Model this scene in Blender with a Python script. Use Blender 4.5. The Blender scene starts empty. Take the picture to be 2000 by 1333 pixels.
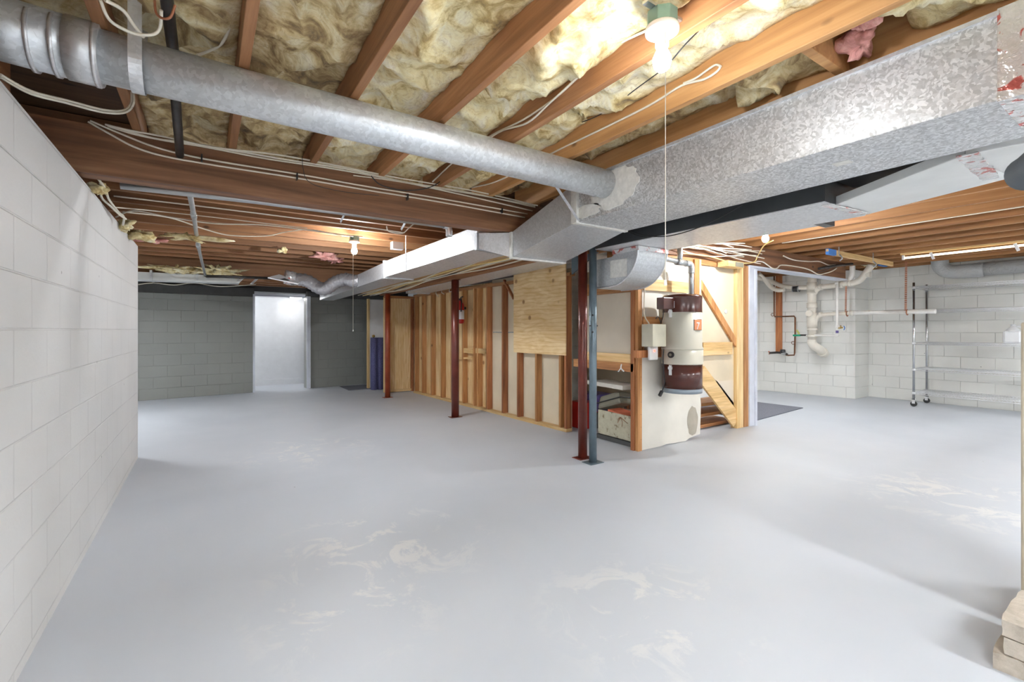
import bpy, math, random
from mathutils import Vector, Matrix, noise

random.seed(7)
S = bpy.context.scene
COL = S.collection

# ------------------------------------------------------------------ camera
CH = 1.26                       # camera height
F = 900.0                       # focal length in pixels of the 2000 px wide frame
HV = 645.0                      # horizon row
YAW = math.atan2(595.0, 900.0)  # camera axis is this far clockwise of +Y
cam_d = bpy.data.cameras.new('camera')
cam = bpy.data.objects.new('camera', cam_d)
COL.objects.link(cam)
cam.location = (0, 0, CH)
cam.rotation_euler = (math.pi / 2, 0, -YAW)
cam_d.sensor_width = 36.0
cam_d.lens = F * 36.0 / 2000.0
cam_d.shift_y = (HV - 666.5) / 2000.0
cam_d.clip_start = 0.05
S.camera = cam
# ------------------------------------------------------------------ view + world + lamps
S.view_settings.view_transform = 'Standard'
S.view_settings.look = 'None'
S.view_settings.gamma = 1.0
S.view_settings.use_curve_mapping = False
S.view_settings.exposure = 2.3
W = bpy.data.worlds.new('world')
S.world = W
W.use_nodes = True
W.node_tree.nodes['Background'].inputs[0].default_value = (0.9, 0.95, 1.0, 1)
W.node_tree.nodes['Background'].inputs[1].default_value = 0.03
S.cycles.sample_clamp_indirect = 6.0
S.cycles.max_bounces = 10
S.cycles.diffuse_bounces = 6
BULB_NEAR, BULB_MID, BULB_RIGHT, BULB_FILL = 66.0, 330.0, 330.0, 100.0  # last value feeds the unseen bulbs added as fill
TUBE_E = 1.3
DOME_E = 7.0
LAMP_COL = (0.94, 0.975, 1.0)
FILL_TUBE_E = 95.0  # strength of the unseen tubes added as fill

SY, CY = math.sin(YAW), math.cos(YAW)


def ray(u, v):
    k = (u - 1000.0) / F
    return Vector((SY + k * CY, CY - k * SY, (HV - v) / F))


def P(u, v, x=None, y=None, z=None, t=None):
    r = ray(u, v)
    if x is not None:
        t = x / r.x
    elif y is not None:
        t = y / r.y
    elif z is not None:
        t = (z - CH) / r.z
    return Vector((r.x * t, r.y * t, CH + r.z * t))


# ------------------------------------------------------------------ materials
def newmat(name):
    m = bpy.data.materials.new(name)
    m.use_nodes = True
    nt = m.node_tree
    b = nt.nodes['Principled BSDF']
    return m, nt, b


def nd(nt, t, **kw):
    n = nt.nodes.new(t)
    for k, v in kw.items():
        setattr(n, k, v)
    return n


def ramp(nt, fac, stops, interp='LINEAR'):
    r = nd(nt, 'ShaderNodeValToRGB')
    r.color_ramp.interpolation = interp
    el = r.color_ramp.elements
    while len(el) < len(stops):
        el.new(0.5)
    for e, (p, c) in zip(el, stops):
        e.position = p
        e.color = (c[0], c[1], c[2], 1) if not isinstance(c, (int, float)) else (c, c, c, 1)
    nt.links.new(fac, r.inputs[0])
    return r.outputs[0]


def mix(nt, a, b, fac, mode='MIX'):
    m = nd(nt, 'ShaderNodeMix', data_type='RGBA', blend_type=mode)
    for sock, val in ((m.inputs[6], a), (m.inputs[7], b), (m.inputs[0], fac)):
        if hasattr(val, 'node'):
            nt.links.new(val, sock)
        elif isinstance(val, (int, float)):
            sock.default_value = val
        else:
            sock.default_value = (val[0], val[1], val[2], 1)
    return m.outputs[2]


def coords(nt, scale=(1, 1, 1), rnd=0.0, kind='Object'):
    tc = nd(nt, 'ShaderNodeTexCoord')
    mp = nd(nt, 'ShaderNodeMapping')
    mp.inputs['Scale'].default_value = scale
    src = tc.outputs[kind]
    if rnd:
        oi = nd(nt, 'ShaderNodeObjectInfo')
        mul = nd(nt, 'ShaderNodeMath', operation='MULTIPLY')
        mul.inputs[1].default_value = rnd
        nt.links.new(oi.outputs['Random'], mul.inputs[0])
        add = nd(nt, 'ShaderNodeVectorMath', operation='ADD')
        nt.links.new(src, add.inputs[0])
        nt.links.new(mul.outputs[0], add.inputs[1])
        src = add.outputs[0]
    nt.links.new(src, mp.inputs[0])
    return mp.outputs[0]


def tex(nt, vec, scale, detail=4, rough=0.55, dist=0.0):
    n = nd(nt, 'ShaderNodeTexNoise')
    n.inputs['Scale'].default_value = scale
    n.inputs['Detail'].default_value = detail
    n.inputs['Roughness'].default_value = rough
    n.inputs['Distortion'].default_value = dist
    nt.links.new(vec, n.inputs['Vector'])
    return n.outputs[0]


def bump(nt, b, h, strength=0.3, dist=0.01):
    bn = nd(nt, 'ShaderNodeBump')
    bn.inputs['Strength'].default_value = strength
    bn.inputs['Distance'].default_value = dist
    nt.links.new(h, bn.inputs['Height'])
    nt.links.new(bn.outputs[0], b.inputs['Normal'])


def plain(name, col, rough=0.5, metal=0.0, var=0.06, scale=8.0, bmp=0.0):
    m, nt, b = newmat(name)
    v = coords(nt, rnd=9.0)
    n = tex(nt, v, scale)
    lo = [c * (1 - var * 2) for c in col]
    hi = [min(1, c * (1 + var)) for c in col]
    nt.links.new(ramp(nt, n, [(0.3, lo), (0.7, hi)]), b.inputs['Base Color'])
    b.inputs['Roughness'].default_value = rough
    b.inputs['Metallic'].default_value = metal
    if bmp:
        bump(nt, b, tex(nt, v, scale * 8), bmp, 0.003)
    return m


def emis(name, col, e):
    m, nt, b = newmat(name)
    b.inputs['Base Color'].default_value = (*col, 1)
    b.inputs['Emission Color'].default_value = (*col, 1)
    b.inputs['Emission Strength'].default_value = e
    return m


def wood(name, axis, dark, mid, light, scale=0.7, rough=0.62, knots=True, rings=1.0):
    m, nt, b = newmat(name)
    sc = [9.0 * scale] * 3
    sc['xyz'.index(axis)] = 0.55 * scale
    v = coords(nt, tuple(sc), rnd=23.0)
    n1 = tex(nt, v, 2.2, 6, 0.6, 0.6)
    wv = nd(nt, 'ShaderNodeTexNoise')
    wv.inputs['Scale'].default_value = 9.0
    wv.inputs['Detail'].default_value = 3
    nt.links.new(v, wv.inputs['Vector'])
    c = ramp(nt, n1, [(0.28, dark), (0.5, mid), (0.74, light)])
    c2 = ramp(nt, wv.outputs[0], [(0.35, (0.72, 0.66, 0.6)), (0.6, (1, 1, 1))])
    c = mix(nt, c, c2, 0.55 * rings, 'MULTIPLY')
    if knots:
        ks = [1.6] * 3
        ks['xyz'.index(axis)] = 0.9
        kv = coords(nt, tuple(ks), rnd=11.0)
        vo = nd(nt, 'ShaderNodeTexVoronoi')
        vo.inputs['Scale'].default_value = 2.2
        nt.links.new(kv, vo.inputs['Vector'])
        kf = ramp(nt, vo.outputs['Distance'], [(0.03, 1.0), (0.075, 0.0)])
        c = mix(nt, c, [d * 0.45 for d in dark], kf)
    oi = nd(nt, 'ShaderNodeObjectInfo')
    hv = nd(nt, 'ShaderNodeHueSaturation')
    mr = nd(nt, 'ShaderNodeMapRange')
    mr.inputs['To Min'].default_value = 0.82
    mr.inputs['To Max'].default_value = 1.15
    nt.links.new(oi.outputs['Random'], mr.inputs['Value'])
    nt.links.new(mr.outputs[0], hv.inputs['Value'])
    nt.links.new(c, hv.inputs['Color'])
    nt.links.new(hv.outputs[0], b.inputs['Base Color'])
    b.inputs['Roughness'].default_value = rough
    bump(nt, b, n1, 0.25, 0.004)
    return m


JO = ((0.22, 0.095, 0.038), (0.36, 0.165, 0.068), (0.50, 0.255, 0.115))
JOIST_Y = wood('joist wood lengthwise', 'y', *JO)
JOIST_X = wood('joist wood crosswise', 'x', *[tuple(c * 0.8 for c in k) for k in JO], rings=0.3)  # same wood darkened, putting the sides' shade into the colour
JN = ((0.38, 0.18, 0.066), (0.54, 0.28, 0.105), (0.68, 0.39, 0.17))
JOIST_NEW = wood('newer joist wood', 'y', *JN, rings=0.4)
JOIST_R = wood('right ceiling joist wood', 'y', (0.22, 0.09, 0.03), (0.33, 0.15, 0.052), (0.46, 0.235, 0.09), rings=0.2, knots=False)
BOOT = plain('dark blue grey wrap', (0.07, 0.085, 0.10), 0.75, 0, 0.1, 6)
GIRD = wood('girder wood', 'x', (0.10, 0.042, 0.02), (0.20, 0.09, 0.042), (0.31, 0.155, 0.075))
GIRD_Y = wood('cross girder wood', 'y', (0.13, 0.05, 0.022), (0.30, 0.13, 0.05), (0.42, 0.2, 0.09))
STUD = wood('stud wood', 'z', (0.30, 0.12, 0.04), (0.50, 0.24, 0.085), (0.66, 0.37, 0.16))
STUD_D = wood('dark stud wood', 'z', (0.17, 0.05, 0.02), (0.36, 0.13, 0.045), (0.52, 0.22, 0.08))
PINE_X = wood('pale pine crosswise', 'x', (0.58, 0.35, 0.13), (0.76, 0.52, 0.24), (0.84, 0.63, 0.35))
PINE_Y = wood('pale pine lengthwise', 'y', (0.58, 0.35, 0.13), (0.76, 0.52, 0.24), (0.84, 0.63, 0.35))
PINE_Z = wood('pale pine upright', 'z', (0.60, 0.38, 0.15), (0.78, 0.56, 0.27), (0.86, 0.68, 0.40))
BROWN_X = wood('brown rail wood', 'x', (0.28, 0.11, 0.04), (0.48, 0.22, 0.08), (0.62, 0.33, 0.14))
BROWN_Y = wood('brown rail wood lengthwise', 'y', (0.28, 0.11, 0.04), (0.48, 0.22, 0.08), (0.62, 0.33, 0.14))


def plywood(name, flip=False):
    m, nt, b = newmat(name)
    v = coords(nt, (1.2, 1.2, 5.0) if not flip else (5.0, 5.0, 0.9))
    n = tex(nt, v, 1.6, 3, 0.5, 2.2)
    wv = nd(nt, 'ShaderNodeTexWave')
    wv.bands_direction = 'Z' if not flip else 'X'
    wv.inputs['Scale'].default_value = 1.2
    wv.inputs['Distortion'].default_value = 9.0
    wv.inputs['Detail'].default_value = 2.5
    wv.inputs['Detail Scale'].default_value = 0.9
    nt.links.new(v, wv.inputs['Vector'])
    c1 = ramp(nt, n, [(0.3, (0.70, 0.46, 0.20)), (0.7, (0.86, 0.66, 0.38))])
    c2 = ramp(nt, wv.outputs[0], [(0.0, (0.80, 0.68, 0.52)), (0.35, (1, 1, 1))])
    c = mix(nt, c1, c2, 0.55, 'MULTIPLY')
    kv = coords(nt)
    vo = nd(nt, 'ShaderNodeTexVoronoi')
    vo.inputs['Scale'].default_value = 3.1
    nt.links.new(kv, vo.inputs['Vector'])
    kf = ramp(nt, vo.outputs['Distance'], [(0.06, 1.0), (0.12, 0.0)])
    c = mix(nt, c, (0.34, 0.17, 0.06), kf)
    nt.links.new(c, b.inputs['Base Color'])
    b.inputs['Roughness'].default_value = 0.6
    return m


PLY = plywood('plywood')
PLY_V = plywood('plywood upright', True)


def blockwall(name, axis, paint, joint, bw=0.405, bh=0.203, z0=0.0, off=0.0, jb=0.35, bs=0.75):
    m, nt, b = newmat(name)
    tc = nd(nt, 'ShaderNodeTexCoord')
    sp = nd(nt, 'ShaderNodeSeparateXYZ')
    cb = nd(nt, 'ShaderNodeCombineXYZ')
    nt.links.new(tc.outputs['Object'], sp.inputs[0])
    ad = nd(nt, 'ShaderNodeMath', operation='ADD')
    ad.inputs[1].default_value = off
    nt.links.new(sp.outputs['XY'.index(axis)], ad.inputs[0])
    nt.links.new(ad.outputs[0], cb.inputs[0])
    az = nd(nt, 'ShaderNodeMath', operation='ADD')
    az.inputs[1].default_value = -z0
    nt.links.new(sp.outputs[2], az.inputs[0])
    nt.links.new(az.outputs[0], cb.inputs[1])
    br = nd(nt, 'ShaderNodeTexBrick')
    br.inputs['Scale'].default_value = 1.0
    br.inputs['Brick Width'].default_value = bw
    br.inputs['Row Height'].default_value = bh
    br.inputs['Mortar Size'].default_value = 0.0055
    br.inputs['Mortar Smooth'].default_value = 0.6
    br.inputs['Color1'].default_value = (1, 1, 1, 1)
    br.inputs['Color2'].default_value = (0.96, 0.96, 0.96, 1)
    br.inputs['Mortar'].default_value = (0, 0, 0, 1)
    nt.links.new(cb.outputs[0], br.inputs['Vector'])
    v = coords(nt)
    n = tex(nt, v, 1.3, 5)
    wear = ramp(nt, tex(nt, v, 2.3, 2), [(0.38, 0.1), (0.62, 1.0)])
    c = ramp(nt, n, [(0.3, [p * 0.93 for p in paint]), (0.7, [min(1, p * 1.04) for p in paint])])
    mo = nd(nt, 'ShaderNodeMath', operation='MULTIPLY')
    nt.links.new(br.outputs['Fac'], mo.inputs[0])
    nt.links.new(wear, mo.inputs[1])
    mj = nd(nt, 'ShaderNodeMath', operation='MULTIPLY')
    mj.inputs[1].default_value = jb
    nt.links.new(mo.outputs[0], mj.inputs[0])
    c = mix(nt, c, joint, mj.outputs[0])
    # small chips
    vo = nd(nt, 'ShaderNodeTexVoronoi')
    vo.inputs['Scale'].default_value = 3.3
    nt.links.new(v, vo.inputs['Vector'])
    c = mix(nt, c, [j * 0.6 for j in joint], ramp(nt, vo.outputs['Distance'], [(0.018, 0.8), (0.03, 0.0)]))
    nt.links.new(c, b.inputs['Base Color'])
    b.inputs['Roughness'].default_value = 0.55
    sub = nd(nt, 'ShaderNodeMath', operation='MULTIPLY_ADD')
    nt.links.new(br.outputs['Fac'], sub.inputs[0])
    sub.inputs[1].default_value = -1.0
    fine = tex(nt, v, 60, 3)
    sc = nd(nt, 'ShaderNodeMath', operation='MULTIPLY')
    sc.inputs[1].default_value = 0.25
    nt.links.new(fine, sc.inputs[0])
    nt.links.new(sc.outputs[0], sub.inputs[2])
    bump(nt, b, sub.outputs[0], bs, 0.006)
    return m


BLK_L = blockwall('painted block left', 'Y', (0.66, 0.655, 0.645), (0.34, 0.33, 0.31), z0=0.045, off=0.1, jb=0.2, bs=0.6)
BLK_G = blockwall('grey painted block', 'X', (0.255, 0.262, 0.245), (0.17, 0.172, 0.16), jb=0.4)
BLK_R = blockwall('painted block right', 'Y', (0.76, 0.76, 0.725), (0.33, 0.33, 0.30), off=0.15, jb=0.55)
BLK_RX = blockwall('painted block right crosswise', 'X', (0.74, 0.74, 0.705), (0.33, 0.33, 0.30), jb=0.35)


def floor_mat():
    m, nt, b = newmat('painted concrete floor')
    v = coords(nt)
    n = tex(nt, v, 0.55, 3, 0.5, 0.4)
    c = ramp(nt, n, [(0.3, (0.50, 0.53, 0.575)), (0.7, (0.575, 0.60, 0.64))])
    w = tex(nt, v, 3.2, 10, 0.72, 0.9)
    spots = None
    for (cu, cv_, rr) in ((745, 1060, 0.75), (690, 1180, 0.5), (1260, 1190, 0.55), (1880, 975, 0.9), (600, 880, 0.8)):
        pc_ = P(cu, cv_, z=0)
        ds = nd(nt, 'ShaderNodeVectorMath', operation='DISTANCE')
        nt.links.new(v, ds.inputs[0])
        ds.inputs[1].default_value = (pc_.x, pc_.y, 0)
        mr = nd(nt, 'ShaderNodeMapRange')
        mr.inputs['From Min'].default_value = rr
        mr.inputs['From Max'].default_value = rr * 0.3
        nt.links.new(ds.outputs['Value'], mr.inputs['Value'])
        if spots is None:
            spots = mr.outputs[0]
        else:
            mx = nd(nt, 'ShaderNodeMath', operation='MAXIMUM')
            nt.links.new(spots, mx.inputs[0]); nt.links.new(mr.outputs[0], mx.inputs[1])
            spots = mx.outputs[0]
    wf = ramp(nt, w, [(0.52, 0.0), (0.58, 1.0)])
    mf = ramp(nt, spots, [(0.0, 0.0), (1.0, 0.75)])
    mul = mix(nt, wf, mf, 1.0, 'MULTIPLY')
    c = mix(nt, c, (0.70, 0.695, 0.68), mul)  # paler tone puts the floor's patches of sheen into the colour
    vo = nd(nt, 'ShaderNodeTexVoronoi')
    vo.inputs['Scale'].default_value = 2.3
    nt.links.new(v, vo.inputs['Vector'])
    c = mix(nt, c, (0.22, 0.22, 0.22), ramp(nt, vo.outputs['Distance'], [(0.012, 0.8), (0.02, 0.0)]))
    nt.links.new(c, b.inputs['Base Color'])
    r = ramp(nt, tex(nt, v, 1.1, 5, 0.6), [(0.3, 0.42), (0.7, 0.62)])
    nt.links.new(r, b.inputs['Roughness'])
    b.inputs['Specular IOR Level'].default_value = 0.45
    bump(nt, b, tex(nt, v, 2.2, 6, 0.55), 0.2, 0.02)
    return m


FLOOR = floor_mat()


def galv(name, scale=26.0, base=(0.62, 0.63, 0.65), rough=0.36, contrast=1.0):
    m, nt, b = newmat(name)
    v = coords(nt)
    d = tex(nt, v, 18, 2)
    ad = mix(nt, v, d, 0.06, 'ADD')
    vo = nd(nt, 'ShaderNodeTexVoronoi')
    vo.inputs['Scale'].default_value = scale
    nt.links.new(ad, vo.inputs['Vector'])
    sp = nd(nt, 'ShaderNodeSeparateColor')
    nt.links.new(vo.outputs['Color'], sp.inputs[0])
    lo = [c * (1 - 0.28 * contrast) for c in base]
    hi = [min(1, c * (1 + 0.30 * contrast)) for c in base]
    c = ramp(nt, sp.outputs[0], [(0.1, lo), (0.55, base), (0.95, hi)])
    nt.links.new(c, b.inputs['Base Color'])
    b.inputs['Metallic'].default_value = 0.6
    nt.links.new(ramp(nt, sp.outputs[1], [(0.0, rough - 0.08), (1.0, rough + 0.12)]), b.inputs['Roughness'])
    bump(nt, b, tex(nt, v, 5, 3), 0.25, 0.01)
    return m


GALV = galv('galvanised sheet', 80.0, (0.60, 0.62, 0.64), 0.36, 0.3)
GALV_BIG = galv('spangled galvanised sheet', 95.0, (0.62, 0.63, 0.64), 0.45, 0.85)
GALV_PIPE = galv('galvanised round pipe', 60.0, (0.72, 0.75, 0.78), 0.38, 0.35)
GALV_D = galv('dull galvanised sheet', 22.0, (0.36, 0.37, 0.39), 0.45, 0.5)
GALV_FAR = galv('smooth galvanised sheet', 60.0, (0.66, 0.67, 0.69), 0.36, 0.3)
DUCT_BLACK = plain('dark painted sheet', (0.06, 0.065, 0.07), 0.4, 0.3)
WRAP = plain('pale duct wrap', (0.66, 0.67, 0.66), 0.55, 0.0, 0.05, 4)
MASTIC = plain('duct sealant', (0.74, 0.73, 0.69), 0.6, 0, 0.08, 30, 0.4)


def insul(name, stops, rough=0.95):
    m, nt, b = newmat(name)
    v = coords(nt, rnd=7.0)
    n = tex(nt, v, 5.5, 6, 0.6, 1.4)
    c = ramp(nt, n, stops)
    f = tex(nt, v, 16, 8, 0.72, 2.4)
    c = mix(nt, c, ramp(nt, f, [(0.34, (0.60, 0.50, 0.38)), (0.52, (1, 1, 1))]), 0.6, 'MULTIPLY')
    nt.links.new(c, b.inputs['Base Color'])
    b.inputs['Roughness'].default_value = rough
    bump(nt, b, f, 0.5, 0.012)
    return m


INS_Y = insul('yellow fibreglass', [(0.25, (0.17, 0.13, 0.08)), (0.38, (0.50, 0.36, 0.15)), (0.47, (0.78, 0.66, 0.36)), (0.56, (0.86, 0.78, 0.52)), (0.7, (0.90, 0.86, 0.72))])  # brown stains, plus fold shadows and cream highlights put into the ramp
INS_D = insul('shade-toned fibreglass', [(0.28, (0.10, 0.08, 0.06)), (0.42, (0.36, 0.25, 0.12)), (0.52, (0.62, 0.49, 0.26)), (0.62, (0.74, 0.66, 0.44)), (0.75, (0.86, 0.80, 0.66))])  # darker copy, the shade of the left and deep bays in its colour
INS_P = insul('pink fibreglass', [(0.3, (0.42, 0.16, 0.14)), (0.5, (0.75, 0.36, 0.32)), (0.7, (0.84, 0.55, 0.50))])
DRY = plain('drywall paper', (0.70, 0.60, 0.44), 0.7, 0, 0.05, 2.5)
DRY_L = plain('pale drywall', (0.72, 0.64, 0.52), 0.7, 0, 0.05, 2.0)
DRY_W = plain('off white drywall', (0.72, 0.69, 0.62), 0.7, 0, 0.05, 2.5)
WHITE = plain('white paint', (0.80, 0.81, 0.83), 0.55, 0, 0.02)
WHITE_TRIM = plain('bluish white trim paint', (0.60, 0.63, 0.70), 0.5, 0, 0.06, 5)
POST_RED = plain('oxblood post paint', (0.14, 0.028, 0.018), 0.28, 0.1, 0.15, 6)
POST_ORANGE = plain('rust red post paint', (0.30, 0.055, 0.02), 0.35, 0.1, 0.15, 6)
POST_BLUE = plain('blue grey post paint', (0.15, 0.20, 0.235), 0.33, 0.35, 0.12, 6)
PVC = plain('pvc plastic', (0.78, 0.73, 0.64), 0.38, 0, 0.05, 7)
PVC_W = plain('white pvc plastic', (0.80, 0.78, 0.74), 0.35, 0, 0.05, 7)
COPPER = plain('aged copper', (0.20, 0.085, 0.04), 0.42, 0.7, 0.2, 12)
STRAP = plain('copper strap', (0.42, 0.16, 0.08), 0.5, 0.3, 0.2, 20)
CABLE = plain('white cable jacket', (0.74, 0.69, 0.58), 0.5, 0, 0.05, 10)
CABLE_Y = plain('yellow cable jacket', (0.80, 0.62, 0.25), 0.5, 0, 0.05, 10)
CABLE_K = plain('black cable jacket', (0.03, 0.03, 0.032), 0.45)
IRON = plain('black iron', (0.055, 0.05, 0.048), 0.42, 0.5, 0.2, 12)
STEEL = plain('zinc conduit', (0.50, 0.52, 0.53), 0.3, 0.8, 0.05, 12)
CHROME = plain('chrome wire', (0.84, 0.85, 0.86), 0.28, 0.6, 0.03, 12)
CHROME_D = plain('chrome post', (0.55, 0.56, 0.58), 0.16, 0.95, 0.03, 12)
RUBBER = plain('black rubber', (0.03, 0.03, 0.03), 0.6)
ENA_BROWN = plain('brown enamel', (0.075, 0.02, 0.014), 0.22, 0.0, 0.06, 5)
ENA_CREAM = plain('cream enamel', (0.62, 0.60, 0.51), 0.3, 0, 0.04, 3)
BAND_BLUE = plain('blue grey band', (0.28, 0.33, 0.38), 0.35, 0.3)
BOXMETAL = plain('cream box metal', (0.58, 0.55, 0.43), 0.35, 0.05)
ORANGE = plain('orange label', (0.75, 0.28, 0.12), 0.5)
RED = plain('red enamel', (0.50, 0.02, 0.015), 0.28)
BLACK = plain('black plastic', (0.02, 0.02, 0.022), 0.4)
GREENBOX = plain('green grey steel box', (0.18, 0.30, 0.27), 0.45, 0.3)
PORC = plain('white porcelain', (0.85, 0.85, 0.84), 0.2, 0, 0.01)
BRASS = plain('brass', (0.62, 0.42, 0.14), 0.25, 0.9)
PURPLE = plain('purple plastic', (0.12, 0.09, 0.30), 0.3)
TOOLGREY = plain('grey olive plastic', (0.22, 0.21, 0.16), 0.55, 0, 0.05)
BLUETAPE = plain('blue tape', (0.05, 0.20, 0.55), 0.6)
GREEN = plain('green plastic', (0.01, 0.32, 0.17), 0.4)
YELLOWG = plain('yellow green tag', (0.65, 0.62, 0.18), 0.5)
JUG = plain('milky plastic', (0.80, 0.82, 0.84), 0.35, 0, 0.02)
BEIGE = plain('beige cabinet enamel', (0.43, 0.37, 0.28), 0.4)
MEMO = plain('dark rubber seal', (0.10, 0.09, 0.08), 0.6)


def foil_mat():
    m, nt, b = newmat('printed foil tape')
    v = coords(nt)
    n = tex(nt, v, 14, 4, 0.6, 1.0)
    c = ramp(nt, n, [(0.56, (0.80, 0.80, 0.80)), (0.60, (0.60, 0.16, 0.14))], 'LINEAR')
    nt.links.new(c, b.inputs['Base Color'])
    b.inputs['Metallic'].default_value = 0.6
    b.inputs['Roughness'].default_value = 0.25
    bump(nt, b, tex(nt, v, 22, 4), 0.9, 0.012)
    return m


FOIL = foil_mat()


def flex_mat(name, col, metal=0.6, rough=0.3):
    m, nt, b = newmat(name)
    v = coords(nt)
    b.inputs['Base Color'].default_value = (*col, 1)
    b.inputs['Metallic'].default_value = metal
    b.inputs['Roughness'].default_value = rough
    bump(nt, b, tex(nt, v, 12, 4, 0.6, 1.0), 0.8, 0.02)
    return m


FLEX = flex_mat('silver flex jacket', (0.42, 0.41, 0.43))
FLEX_G = flex_mat('grey duct wrap', (0.50, 0.52, 0.53), 0.1, 0.45)


def carpet_mat(name, a, bb):
    m, nt, b = newmat(name)
    v = coords(nt)
    nt.links.new(ramp(nt, tex(nt, v, 90, 4, 0.7), [(0.4, a), (0.6, bb)]), b.inputs['Base Color'])
    b.inputs['Roughness'].default_value = 1.0
    bump(nt, b, tex(nt, v, 160, 2), 0.6, 0.006)
    return m


CARPET_B = carpet_mat('blue carpet', (0.06, 0.06, 0.16), (0.16, 0.16, 0.32))
CARPET_G = carpet_mat('charcoal carpet', (0.11, 0.115, 0.14), (0.19, 0.195, 0.23))


def stone_mat():
    m, nt, b = newmat('rough limestone')
    v = coords(nt, rnd=5)
    n = tex(nt, v, 14, 7, 0.65)
    nt.links.new(ramp(nt, n, [(0.3, (0.36, 0.31, 0.25)), (0.7, (0.58, 0.52, 0.44))]), b.inputs['Base Color'])
    b.inputs['Roughness'].default_value = 0.9
    bump(nt, b, n, 0.8, 0.012)
    return m


STONE = stone_mat()


def rusty_mat():
    m, nt, b = newmat('stained cream drawer')
    v = coords(nt)
    n = tex(nt, v, 16, 6, 0.7, 0.5)
    c = ramp(nt, n, [(0.33, (0.16, 0.09, 0.03)), (0.42, (0.48, 0.45, 0.33)), (0.7, (0.58, 0.56, 0.43))])
    nt.links.new(c, b.inputs['Base Color'])
    b.inputs['Roughness'].default_value = 0.5
    return m


RUSTY = rusty_mat()
SUBFLOOR = wood('subfloor boards', 'x', (0.05, 0.025, 0.012), (0.11, 0.055, 0.026), (0.16, 0.085, 0.04))  # darkened, the shade between the joists is put into the board colour
PRINT_R = plain('book spines', (0.62, 0.16, 0.08), 0.5)
PRINT_B = plain('brown spines', (0.18, 0.08, 0.05), 0.5)
BULB_M1 = emis('near bulb glow', LAMP_COL, BULB_NEAR)
BULB_M2 = emis('far bulb glow', LAMP_COL, BULB_MID)
BULB_M3 = emis('right bulb glow', LAMP_COL, BULB_RIGHT)
BULB_FILL_M = emis('rear fill bulb glow', LAMP_COL, BULB_FILL)
TUBE_M = emis('tube glow', (1.0, 0.88, 0.62), TUBE_E)
DOME_M = emis('dome glow', (1.0, 0.98, 0.96), DOME_E)
LED_R = emis('small red light', (1.0, 0.05, 0.03), 2.0)


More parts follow.
